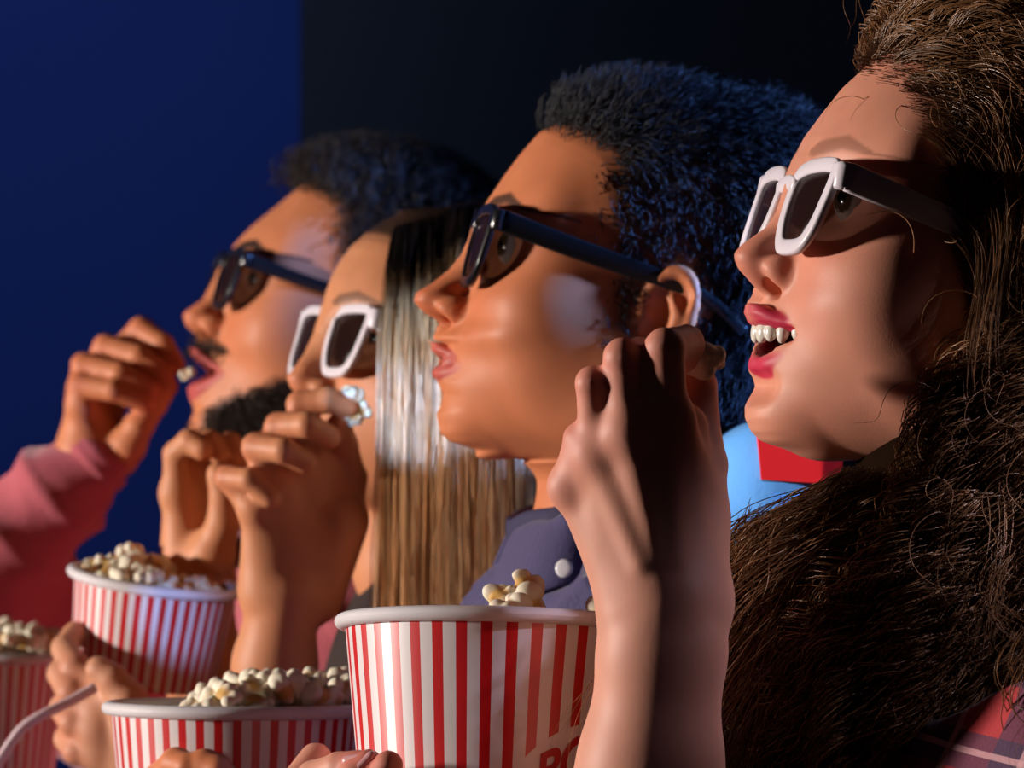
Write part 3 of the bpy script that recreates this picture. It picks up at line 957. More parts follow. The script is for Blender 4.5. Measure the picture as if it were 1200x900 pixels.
# ------------------------------------------------------------------ shared materials
def make_mats():
    m = {}
    m['skin'] = mat_skin('skin')
    m['eye'] = mat_skin('eye_surface', 0.0, 0.12)
    m['tooth'] = mat_plain('tooth_enamel', (0.80, 0.76, 0.66), rough=0.22)
    m['white_frame'] = mat_plain('white_frame_plastic', (0.80, 0.74, 0.80), rough=0.3, var=0.03)
    m['black_frame'] = mat_plain('black_frame_plastic', (0.010, 0.010, 0.012), rough=0.22)
    m['lens'] = mat_plain('dark_lens', (0.020, 0.009, 0.008), rough=0.25, spec=0.06); m['lens'].node_tree.nodes['Principled BSDF'].inputs['Alpha'].default_value = 0.72
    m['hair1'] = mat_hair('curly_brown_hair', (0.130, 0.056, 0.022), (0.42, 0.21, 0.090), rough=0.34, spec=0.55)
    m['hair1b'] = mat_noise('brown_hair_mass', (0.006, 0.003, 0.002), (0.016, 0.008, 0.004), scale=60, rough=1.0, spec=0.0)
    m['hair2'] = mat_hair('dark_short_hair', (0.009, 0.009, 0.011), (0.022, 0.023, 0.030), rough=0.55, spec=0.2)  # bluish tint puts the blue lamp's sheen into the hair colour
    m['hair3'] = mat_hair('straight_ombre_hair', (0.018, 0.012, 0.010), (0.74, 0.47, 0.24), rough=0.30, spec=0.6, p0=0.20, p1=0.42)
    m['hair4'] = mat_hair('dark_curly_hair', (0.009, 0.007, 0.007), (0.018, 0.013, 0.012), rough=0.42, spec=0.4)
    m['hair5'] = mat_hair('frizzy_dark_hair', (0.10, 0.10, 0.12), (0.20, 0.20, 0.24), rough=0.5, spec=0.4)
    m['beard'] = mat_hair('beard_hair', (0.014, 0.009, 0.007), (0.03, 0.018, 0.012), rough=0.45, spec=0.35)
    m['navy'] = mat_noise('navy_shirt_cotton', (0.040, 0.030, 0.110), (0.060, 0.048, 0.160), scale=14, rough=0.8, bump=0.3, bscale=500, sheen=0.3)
    m['navy_shade'] = mat_noise('navy_shade_cotton', (0.022, 0.018, 0.060), (0.032, 0.026, 0.080), scale=14, rough=0.8, bump=0.3, bscale=500)  # shade inside the collar put in as a darker navy
    m['button'] = mat_plain('white_button', (0.75, 0.72, 0.75), rough=0.25)
    m['pink'] = mat_noise('pink_sweater_knit', (0.46, 0.085, 0.115), (0.58, 0.13, 0.16), scale=18, rough=0.9, bump=0.4, bscale=420, sheen=0.3)
    m['darktop'] = mat_noise('dark_brown_top', (0.018, 0.010, 0.009), (0.028, 0.015, 0.012), scale=20, rough=0.9, bump=0.3, bscale=300)
    m['blue_lit'] = mat_noise('blue_lit_shell', (0.11, 0.40, 0.92), (0.14, 0.46, 0.98), scale=20, rough=0.85, bump=0.2, bscale=300)  # pale blue stands in for blue light on the navy shirt
    m['redpanel'] = mat_noise('red_seat_panel', (0.88, 0.006, 0.006), (0.93, 0.008, 0.008), scale=20, rough=0.85)
    m['plaid'] = plaid_mat()
    m['straw'] = mat_plain('pink_straw_plastic', (0.90, 0.68, 0.72), rough=0.3)
    return m


def plaid_mat():
    t = NT('red_plaid_flannel')
    tc = t.node('ShaderNodeTexCoord'); mp = t.node('ShaderNodeMapping')
    mp.inputs['Rotation'].default_value = (0.3, -0.5, 0.4)
    t.link(tc.outputs['Object'], mp.inputs['Vector'])
    sp = t.node('ShaderNodeSeparateXYZ'); t.link(mp.outputs[0], sp.inputs[0])
    col = None
    base = t.node('ShaderNodeRGB'); base.outputs[0].default_value = (0.50, 0.022, 0.030, 1); cur = base.outputs[0]
    for axis, per, wd, ph, c, f in (('X', 0.040, 0.42, 0.0, (0.035, 0.020, 0.07, 1), 0.75), ('Z', 0.040, 0.42, 0.3, (0.035, 0.020, 0.07, 1), 0.75),
                                     ('X', 0.040, 0.07, 0.62, (0.75, 0.40, 0.42, 1), 0.7), ('Z', 0.040, 0.07, 0.12, (0.75, 0.40, 0.42, 1), 0.7)):
        a = t.node('ShaderNodeMath', operation='MULTIPLY_ADD'); a.inputs[1].default_value = 1 / per; a.inputs[2].default_value = ph + 50
        t.link(sp.outputs[axis], a.inputs[0])
        fr = t.node('ShaderNodeMath', operation='FRACT'); t.link(a.outputs[0], fr.inputs[0])
        lt = t.node('ShaderNodeMath', operation='LESS_THAN'); lt.inputs[1].default_value = wd; t.link(fr.outputs[0], lt.inputs[0])
        ml = t.node('ShaderNodeMath', operation='MULTIPLY'); ml.inputs[1].default_value = f; t.link(lt.outputs[0], ml.inputs[0])
        mx = t.node('ShaderNodeMix', data_type='RGBA'); t.link(ml.outputs[0], mx.inputs[0]); t.link(cur, mx.inputs[6]); mx.inputs[7].default_value = c
        cur = mx.outputs[2]
    t.link(cur, t.b.inputs['Base Color'])
    nz = t.node('ShaderNodeTexNoise'); nz.inputs['Scale'].default_value = 700; t.link(tc.outputs['Object'], nz.inputs['Vector'])
    bp = t.node('ShaderNodeBump'); bp.inputs['Strength'].default_value = 0.35; bp.inputs['Distance'].default_value = 0.001
    t.link(nz.outputs['Fac'], bp.inputs['Height']); t.link(bp.outputs['Normal'], t.b.inputs['Normal'])
    setp(t.b, rough=0.85, sheen=0.3)
    return t.m


def make_person(label, pieces, M):
    """pieces: list of (verts, faces, tint)"""
    V, Fq = join([(a, b) for a, b, c in pieces]); col = np.concatenate([c for a, b, c in pieces])
    o = mesh_obj('person', V, Fq, M['skin'], None, col=col)
    return tag(o, label, 'person')


def flat_tint(V, c):
    return np.tile(np.array(c, float), (len(V), 1))


def knuckle_tint(V, c, pts, amt=0.30, r=0.011):
    col = flat_tint(V, c)
    for p in pts:
        w = np.exp(-(np.linalg.norm(V - p, axis=1) / r) ** 2)[:, None]
        col *= 1 - amt * w * np.array((0.15, 0.9, 0.8))
    return col


def add_eyes(H, o, M):
    for s in (-1, 1):
        v, f, c = eye_mesh(H, s); mesh_obj('eye', v, f, M['eye'], o, col=c)


def scalp_roots(H, pred, n, seed):
    rng = np.random.default_rng(seed)
    L = H['loc']; idx = np.nonzero(pred(L + rng.normal(size=L.shape) * 0.0035) & (L[:, 0] > -0.2))[0]
    Vn = vnormals(H['V'], H['F'])
    pick = rng.choice(idx, n, replace=len(idx) < n)
    jit = rng.normal(size=(n, 3)) * 0.0008
    return H['V'][pick] + jit, Vn[pick], L[pick]


def dark_scalp(H, pred, c, amt=0.85):
    rng = np.random.default_rng(77)
    m = np.mean([pred(H['loc'] + rng.normal(size=3) * .0045) for _ in range(14)], 0)[:, None] * amt
    H['col'] = H['col'] * (1 - m) + np.array(c) * m


def hairline(front=-0.062, temple=-0.030, burn=-0.016):
    """region of a short haircut in head space"""
    def pred(L):
        x, y, z = L[:, 0], np.abs(L[:, 1]), L[:, 2]
        ln = np.interp(z, [-0.085, -0.050, -0.049, -0.012, 0.004, 0.022, 0.045, 0.060, 0.080], [0.052, 0.036, 0.034, 0.030, temple + 0.010, temple, temple - 0.010, front, front - 0.03])
        ln = ln + 0.012 * np.clip(y / 0.05, 0, 1) * (z > 0.045) * np.clip((0.075 - z) / 0.02, 0, 1)
        sb = (z > -0.045) & (z < 0.02) & (x > burn) & (x < burn + 0.016) & (y > 0.05)
        ear = ((x - 0.011) / 0.020) ** 2 + ((z + 0.025) / 0.033) ** 2 < 1
        return (((x > ln) & (z > -0.09)) | sb) & ~(ear & (y > 0.062)) & (y < 0.081)
    return pred


# ------------------------------------------------------------------ near woman: curls, white glasses
def woman_curls(M):
    skin = (0.68, 0.285, 0.185); hskin = (0.68, 0.310, 0.215)
    H = make_head(P(861, 302, 2.24), 16, 12, dict(sn=(884, 335), ult=(873, 357), ulb=(876, 377), llt=(880, 416), llb=(878, 438), ml=(885, 453), pg=(872, 484),
                  mn=(895, 519), corner=(931, 392), nt=-0.037, ntx=-0.113), P(1105, 690, 2.30), skin, (0.56, 0.030, 0.075), h=0.0012, mouth='smile', neck_r=.045, sil=SIL1, skip=(378, 420),
                  brow=(0.16, 0.06, 0.03), brow_w=0.55)
    Y = 2.15

    def C(*q): return px_chain(*[(a, b, Y + d, r) for a, b, d, r in q])
    pinky = C((670, 570, .014, .0080), (679, 514, .006, .0068), (694, 520, .028, .0062), (710, 540, .044, .0056))
    ring = C((701, 532, .004, .0082), (694, 449, -.004, .0072), (710, 446, .022, .0068), (732, 470, .044, .0060))
    middle = C((738, 506, -.004, .0088), (730, 419, -.008, .0083), (750, 416, .022, .0076), (782, 440, .046, .0066))
    index = C((781, 492, -.002, .0092), (779, 408, -.012, .0086), (803, 403, .014, .0082), (809, 424, .038, .0072))
    thumb = C((812, 632, .018, .0150), (821, 545, .028, .0118), (816, 488, .034, .0098), (819, 452, .036, .0084))
    wl = (P(746, 704, Y + .008), .0152); wm = (P(780, 702, Y + .004), .0175); wr = (P(810, 704, Y + .012), .0152)
    palm = [(wl, pinky[0]), (wl, ring[0]), (wm, ring[0]), (wm, middle[0]), (wr, middle[0]), (wr, index[0]), (wr, (thumb[0][0], .0150)),
            ((P(800, 600, Y + .020), .014), (P(800, 500, Y + .020), .011)), ((P(730, 610, Y + .016), .014), (P(712, 545, Y + .018), .010)),
            ((P(815, 600, Y + .022), .013), index[0]), (ring[0], middle[0]), (middle[0], index[0]), (pinky[0], ring[0])]
    arm = [(P(779, 702, Y + .008), .0245), (P(776, 760, Y + .010), .0265), (P(762, 900, Y + .016), .0305), (P(742, 1030, Y + .025), .036), (P(735, 1075, Y + .03), .040),
           (P(900, 1085, Y + .05), .044), (P(1090, 990, Y + .06), .050)]
    # tendons over the back of the hand
    pads = [(P(f[0][0] * 0 + 0, 0, 1), 0, 0, 0) for f in ()]
    for f, wp in ((ring, (752, 660)), (middle, (772, 655)), (index, (792, 655))):
        a = f[0][0] + np.array((0, -.0052, -.004)); b = P(wp[0], wp[1], Y - .0115)
        pads.append((a, b, .0042, .0030))
    V, Fq = hand_mesh([pinky, ring, middle, index], thumb, palm, arm, h=0.0013, pads=pads)
    hc = knuckle_tint(V, hskin, [f[i][0] for f in (pinky, ring, middle, index) for i in (0, 1)] + [thumb[-1][0]])
    # the other hand: fingers round the near bucket
    Y2 = 2.212
    f1 = px_chain((340, 935, Y2 + .05, .0088), (368, 912, Y2 + .022, .0080), (398, 900, Y2 + .010, .0072), (421, 894, Y2 + .002, .0060))
    f2 = px_chain((352, 960, Y2 + .045, .0092), (392, 935, Y2 + .010, .0082), (418, 910, Y2 - .002, .0076), (432, 895, Y2 - .003, .0066))
    f3 = px_chain((372, 990, Y2 + .04, .0092), (420, 960, Y2 - .002, .0082), (446, 920, Y2 - .012, .0076), (455, 897, Y2 - .012, .0068))
    f4 = px_chain((390, 1020, Y2 + .04, .0088), (440, 990, Y2 - .005, .0076), (462, 955, Y2 - .014, .0070), (470, 935, Y2 - .014, .0060))
    th = px_chain((400, 1080, Y2 + .07, .013), (330, 985, Y2 + .07, .011), (350, 920, Y2 + .09, .009), (370, 890, Y2 + .10, .008))
    wz = (P(470, 1110, Y2 + .06), .022)
    pl = [(wz, f[0]) for f in (f1, f2, f3, f4)] + [(wz, th[0])]
    arm2 = [wz, (P(700, 1180, Y2 + .06), .030), (P(950, 1150, Y2 + .12), .038)]
    V2, F2 = hand_mesh([f1, f2, f3, f4], th, pl, arm2, h=0.0014)
    c2 = knuckle_tint(V2, hskin, [f1[-1][0], f2[-1][0], f3[-1][0]], 0.35)
    o = make_person('smiling woman with long curly brown hair and white glasses, raising popcorn to her open mouth', [(H['V'], H['F'], H['col']), (V, Fq, hc), (V2, F2, c2)], M)
    add_eyes(H, o, M)
    # nails on the fingers round the bucket
    nail = mat_plain('pink_nail', (0.72, 0.36, 0.36), rough=0.15)
    for f, dy in ((f1, -.0054), (f2, -.006)):
        t0, t1 = f[-1][0], f[-2][0]
        g = Grid(t0 - 0.014, t0 + 0.014, 0.0007); d = (t0 - t1) / np.linalg.norm(t0 - t1)
        up = np.array((-.15, -1, .45)); up -= up @ d * d; up /= np.linalg.norm(up)
        g.cone(t0 + up * .0044 - d * .003, t0 + up * .0040 + d * .0042, .0028, .0024); vN, fN = g.mesh(1)
        mesh_obj('nail', vN, fN, nail, o)
    # teeth
    g = Grid(hx(H, (-.09, 0, -.075)) - .045, hx(H, (-.09, 0, -.075)) + .045, 0.0007)
    ulb = H['K']['ulb'][1]; llt = H['K']['llt'][1]; ux, lx = H['ux'], H['lx']; cz = H['K']['corner'][1]
    Rm = H['R']
    ys = [-.0260, -.0212, -.0155, -.0098, -.0041, .0041, .0098, .0155, .0212]
    wd = [.0030, .0034, .0033, .0034, .0044, .0044, .0034, .0033, .0034]
    ht = [.0040, .0046, .0062, .0056, .0064, .0064, .0056, .0062, .0046]
    for yv, w_, h_ in zip(ys, wd, ht):
        t = (abs(yv) / .028) ** 2
        zc = (ulb - .0022) * (1 - t) + (cz + .0015) * t
        g.ell(hx(H, (ux + .0048 + 25 * yv * yv, yv, zc)), (.0030, w_, h_), 0.0003, rot=Rm @ rotm('Z', -math.degrees(math.atan(50 * yv)) * 0.8))
    vT, fT = g.mesh(1); mesh_obj('teeth', vT, fT, M['tooth'], o)
    g = Grid(hx(H, (-.09, 0, -.085)) - .04, hx(H, (-.09, 0, -.085)) + .04, 0.0008)
    for yv in (-.0155, -.0105, -.0060, -.0020, .0020, .0060, .0105):
        g.ell(hx(H, (lx + .0075 + 25 * yv * yv, yv, llt + .0005)), (.0026, .0026, .0050), 0.0003, rot=Rm)
    vT, fT = g.mesh(1); mesh_obj('teeth', vT, fT, M['tooth'], o)
    # hair: a dark mass with loose curly locks over it
    B = [((1225, 105, 2.36), .078), ((1235, 215, 2.33), .096), ((1215, 360, 2.30), .078), ((1190, 470, 2.27), .064), ((1180, 580, 2.24), .060), ((1120, 690, 2.22), .056),
         ((1060, 745, 2.25), .052), ((985, 745, 2.31), .034), ((920, 745, 2.36), .030), ((1070, 860, 2.23), .075), ((950, 870, 2.30), .060), ((1160, 770, 2.24), .068), ((1240, 520, 2.26), .09)]
    balls = [(P(*c), r) for c, r in B]
    pts = np.array([c for c, r in balls])
    g = Grid(pts.min(0) - .12, pts.max(0) + .12, 0.004)
    for c, r in balls: g.ball(c, r - .004, 0.03)
    g.ell(hx(H, (.052, 0, .026)), (.084, .078, .080), 0.01, rot=H['R'])
    vB, fB = biggest(*g.mesh(2))
    sd0 = blob_sdf(balls)
    sde = ell_sdf(H, (.026, 0, .021), (.101, .080, .087))
    sdf = lambda p: np.minimum(sd0(p), sde(p))
    rng = np.random.default_rng(3)
    nB = vnormals(vB, fB)

    def pix(p): return 600 + F * p[:, 0] / p[:, 1], 450 - F * (p[:, 2] - CAMZ) / p[:, 1]
    pxb, pyb = pix(vB)
    hl = lambda py: np.interp(py, [60, 78, 86, 94, 106, 135, 175, 225, 270, 320, 370, 430, 480, 540, 570, 600], [985, 1000, 1012, 1036, 1058, 1076, 1090, 1104, 1116, 1108, 1092, 1076, 1066, 1050, 1010, 960])
    vis = (nB[:, 1] < 0.35) & (pxb < 1290) & (pyb < 960) & (pyb > -90) & (pxb > hl(pyb) + 12)
    idx = np.nonzero(vis)[0]
    parts, al, rv = [], [], []
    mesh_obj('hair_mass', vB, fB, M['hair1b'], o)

    def add(st):
        parts.append((st[0], st[1])); al.append(st[2]); rv.append(st[3])

    def field(p, t):
        px, py = pix(p)
        w = smoothstep(py, 50, 240)[:, None]
        lowl = (smoothstep(py, 590, 700) * (1 - smoothstep(px, 900, 1080)))[:, None]
        a = np.array((1.0, -0.10, -0.12)); b = np.array((0.12, -0.02, -1.0)); c = np.array((-0.75, 0.05, -0.7))
        keep = (1 - smoothstep(px - hl(py), 0, 30))[:, None] * np.array((.8, 0, 0))
        v = a * (1 - w) + b * w
        return v * (1 - lowl) + c * lowl + keep
    def locks(cand_v, cand_n, ng, per, jit):
        """roots bundled into locks"""
        gi = rng.choice(len(cand_v), ng)
        grp = np.repeat(np.arange(ng), per)
        r = cand_v[gi][grp] + rng.normal(size=(ng * per, 3)) * jit
        return r, grp
    rt, grp = locks(vB[idx], None, 300, 13, .0028)
    st_ = rng.uniform(.0020, .0044, 300)[grp] * rng.uniform(.9, 1.1, len(grp))
    add(hair_strands(rt, field, sdf, 44, st_, .004, curl=(rng.uniform(.005, .011, 300)[grp], 4.2), rad=rng.uniform(.00022, .00036, len(grp)), noise=.16, seed=4, group=grp))
    # hairline: strands rooted in the forehead and temple, swept back and down
    hpx, hpy = pix(H['V']); hn = vnormals(H['V'], H['F'])
    band = np.nonzero((hpx > hl(hpy) - 3) & (hpx < hl(hpy) + 60) & (hpy > 30) & (hpy < 330) & (hn[:, 1] < .3))[0]
    rt, grp = locks(H['V'][band] + hn[band] * .0015, None, 200, 16, .0022)
    st_ = rng.uniform(.0030, .0056, 200)[grp]
    add(hair_strands(rt, field, sde, 44, st_, .003 + .004 * rng.uniform(0, 1, 200)[grp] + .0015 * rng.uniform(0, 1, len(grp)), curl=(rng.uniform(.002, .008, 200)[grp], 1.5), rad=rng.uniform(.00022, .00036, len(grp)), noise=.09, seed=5, group=grp, stiff=.75))
    # strands over the top of the head
    top = np.nonzero((hpy < 75) & (hpx > 1006) & (H['loc'][:, 2] > .04))[0]
    rt, grp = locks(H['V'][top] + hn[top] * .002, None, 170, 16, .0026)
    n = len(grp)
    add(hair_strands(rt, lambda p, t: np.tile((1.0, -0.05, 0.20 - 0.6 * t), (len(p), 1)), sde, 36, rng.uniform(.003, .005, 170)[grp], .006 + .008 * rng.uniform(0, 1, 170)[grp] + .0015 * rng.uniform(0, 1, n), curl=(rng.uniform(.002, .008, 170)[grp], 1.5), rad=.00031, noise=.09, seed=6, group=grp, stiff=.7))
    # loose frizz standing off the side
    far = idx[(pxb[idx] > 1085)]
    n = 240
    pick = rng.choice(far, n)
    add(hair_strands(vB[pick] - nB[pick] * .002, lambda p, t: nB[pick] * (1 - t) * 0.9 + np.array((.0, -.15, -.8)), None, 30, rng.uniform(.0012, .003, n), 0, curl=(.006, 1.8), rad=.00022, noise=.35, seed=8))
    # wisps before the neck, falling on the chest
    n = 1500
    rt = np.stack([rng.uniform(985, 1060, n), rng.uniform(545, 590, n), rng.uniform(2.190, 2.225, n)], 1)
    rootp = np.array([P(*v) for v in rt])
    uu = rng.uniform(0, 1, n)[:, None]
    add(hair_strands(rootp, lambda p, t: np.array((-0.95, -0.02, -0.30)) * uu * (1 - t) + np.array((-.30, 0, -1.0)) * (1 - uu + t), None, 36, rng.uniform(.002, .0055, n), 0, curl=(.005, 1.5), rad=.00030, noise=.06, seed=9, clump=36))
    ng, per = 210, 16
    gr = np.stack([rng.uniform(876, 1050, ng), rng.uniform(588, 640, ng), rng.uniform(2.205, 2.31, ng)], 1)
    gr[:, 1] += np.clip(960 - gr[:, 0], 0, 110) * .12 + np.where(rng.uniform(0, 1, ng) < .4, rng.uniform(0, 110, ng), 0)
    grp = np.repeat(np.arange(ng), per)
    rootp = np.array([P(*v) for v in gr])[grp] + rng.normal(size=(ng * per, 3)) * .0032
    add(hair_strands(rootp, lambda p, t: np.tile((-.20 + .35 * t, -.03, -1.0), (len(p), 1)), None, 44, rng.uniform(.0022, .0042, ng)[grp], 0, curl=(rng.uniform(.004, .009, ng)[grp], 3.2), rad=rng.uniform(.00024, .00038, ng * per), noise=.16, seed=10, group=grp))
    v, f = join(parts)
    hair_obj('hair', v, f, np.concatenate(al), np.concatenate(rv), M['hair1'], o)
    # plaid shirt: shoulder and rolled sleeve of the raised arm, chest below the curls
    def bl(g):
        g.cone(P(1285, 932, 2.14), P(1085, 1030, 2.19), .066, .060, .02)
        g.cone(P(1085, 1030, 2.19), P(905, 1105, 2.20), .060, .055, .02)
        g.ell(P(1150, 1180, 2.34), (.13, .19, .20), .04)
        g.cone(P(1230, 960, 2.50), P(1010, 1110, 2.40), .060, .055, .02)
    sdf_cloth('shirt', bl, P(780, 1330, 2.05) - .02, P(1420, 800, 2.62) + .05, .004, M['plaid'], o, wrinkle=.008, seed=2, freq=30)
    gl = build_glasses(H, 'glasses', 'white framed cinema glasses with dark lenses worn by the curly haired woman', M['white_frame'], M['lens'], x0=-0.096, zc=-0.011, tilt=9, temple_h=0.0135, size=0.94, turn=3, rim=0.0074, ear=(0.014, -0.024))
    pop(P(827, 419, Y + .028), 'popped kernel pinched in the fingertips of the curly haired woman', None, 1.45, 0)
    return o, H


# ------------------------------------------------------------------ man with black glasses
def man_black_glasses(M):
    skin = (0.62, 0.205, 0.088)
    H = make_head(P(486, 350, 2.72), 5, 12, dict(sn=(514, 376), ult=(505, 402), ulb=(513, 416), llt=(514, 430), llb=(508, 442), ml=(520, 464), pg=(513, 492),
                  mn=(535, 520), nt=-.041), P(735, 640, 2.74), skin, (0.50, 0.105, 0.080), female=False, sil=SIL2, neck_r=0.053, h=0.0015, brow=(0.03, 0.015, 0.01), brow_w=0.9)
    pr = hairline(-0.056, -0.032, -0.020)
    dark_scalp(H, pr, (0.018, 0.010, 0.008))
    Yb = 2.548
    f1 = px_chain((174, 949, Yb + .05, .0095), (188, 914, Yb + .020, .0090), (207, 895, Yb + .004, .0085), (220, 899, Yb - .006, .0075))
    f2 = px_chain((194, 974, Yb + .04, .010), (218, 924, Yb + .008, .0095), (240, 898, Yb - .006, .0090), (256, 902, Yb - .012, .0080))
    f3 = px_chain((219, 999, Yb + .04, .010), (249, 939, Yb - .002, .0090), (266, 917, Yb - .012, .0085), (280, 921, Yb - .014, .0075))
    f4 = px_chain((244, 1019, Yb + .04, .0095), (269, 964, Yb - .004, .0085), (284, 944, Yb - .013, .0080), (296, 949, Yb - .014, .0070))
    th = px_chain((234, 1069, Yb + .06, .014), (164, 989, Yb + .075, .012), (154, 929, Yb + .085, .010), (164, 894, Yb + .09, .009))
    wz = (P(294, 1094, Yb + .05), .024)
    arm = [wz, (P(434, 1169, Yb + .06), .032), (P(704, 1139, Yb + .05), .042)]
    V, Fq = hand_mesh([f1, f2, f3, f4], th, [(wz, f[0]) for f in (f1, f2, f3, f4, th)], arm, h=0.0018)
    o = make_person('young man with short dark hair and black glasses in a navy shirt, lips parted', [(H['V'], H['F'], H['col']), (V, Fq, flat_tint(V, skin))], M)
    add_eyes(H, o, M)
    rt, nm, L = scalp_roots(H, pr, 13000, 21)
    topw = smoothstep(L[:, 2], 0.035, 0.075); fr = smoothstep(-L[:, 0], -0.02, 0.05) * topw
    R = H['R']
    comb = (R @ np.array((0.65, 0, -0.55)))[None] * (1 - topw)[:, None] + (R @ np.array((0.75, 0, 0.15)))[None] * topw[:, None]
    d0 = nm * (0.22 + 0.75 * topw[:, None]) + comb * 0.8 + fr[:, None] * (R @ np.array((-0.55, 0, 0.5)))[None]
    ln = 0.009 + 0.011 * topw + 0.007 * fr
    bk = smoothstep(L[:, 0], .01, .06) * (1 - topw * .3)
    ln = ln + .012 * bk
    st = hair_strands(rt, lambda p, t: d0 * (1 - t * 0.5) + comb * t * 1.2 + nm * bk[:, None] * .5, None, 14, ln / 13, 0, curl=(.0010 + .0035 * bk, 1.6), rad=.00034, noise=.22, seed=22)
    hair_obj('hair', *st, M['hair2'], o)
    # shirt with an open collar
    def bl(g):
        g.ell(P(745, 935, 2.76), (.105, .20, .150), .03)
        g.cone(P(765, 775, 2.58), P(745, 745, 2.70), .058, .052, .05)
        g.cone(P(765, 775, 2.94), P(745, 745, 2.80), .058, .052, .05)
        g.ell(P(690, 905, 2.74), (.078, .13, .122), .05)
        g.cone(P(770, 800, 2.57), P(700, 1080, 2.56), .060, .055, .03)
    sdf_cloth('shirt', bl, P(480, 1200, 2.74) - np.array((.05, .26, 0)), P(960, 620, 2.74) + np.array((.05, .28, .02)), .004, M['navy'], o, wrinkle=.0075, seed=5, freq=40)
    # collar: two folded leaves round the open neck
    near = spline([P(770, 588, 2.70), P(735, 596, 2.668), P(690, 606, 2.650), P(650, 614, 2.655), P(620, 618, 2.676), P(600, 628, 2.700)], 8)
    far = spline([P(770, 588, 2.77), P(735, 590, 2.805), P(690, 596, 2.822), P(650, 606, 2.812), P(616, 612, 2.780), P(598, 624, 2.740)], 8)
    for pth, s in ((near, -1), (far, 1)):
        k = len(pth); tt = np.linspace(0, 1, k)
        wv = np.interp(tt, [0, .4, .8, 1], [.034, .040, .052, .046])
        nrm = np.stack([-.35 * np.ones(k), s * .45 * np.ones(k), -np.ones(k)], 1)
        base = pth + nrm / np.linalg.norm(nrm, axis=1, keepdims=True) * (wv * .42)[:, None] + np.array((0, s * .012, 0))
        v, f = sweep(base, nrm, wv, .006, n=16, power=2.6)
        mesh_obj('collar', v, f, M['navy'], o)
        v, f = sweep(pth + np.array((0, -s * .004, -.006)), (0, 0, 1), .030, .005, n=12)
        mesh_obj('collar_stand', v, f, M['navy_shade'], o)
    for q in ((661, 666, 2.607),):
        bm_v, bm_f = lathe([(0.0001, .0012), (.0035, .0014), (.0048, .0008), (.0050, 0), (.0040, -.001), (.0001, -.001)], 24)
        Rb = np.array(Vector((-.35, -1, .15)).to_track_quat('Z', 'Y').to_matrix())
        mesh_obj('button', bm_v @ Rb.T + P(*q), bm_f, M['button'], o)
    build_glasses(H, 'glasses', 'black framed cinema glasses with dark lenses worn by the clean-shaven man in navy', M['black_frame'], M['lens'], x0=-0.094, zc=-0.007, tilt=4, temple_h=0.0125, ear=(0.010, -0.014))
    return o, H


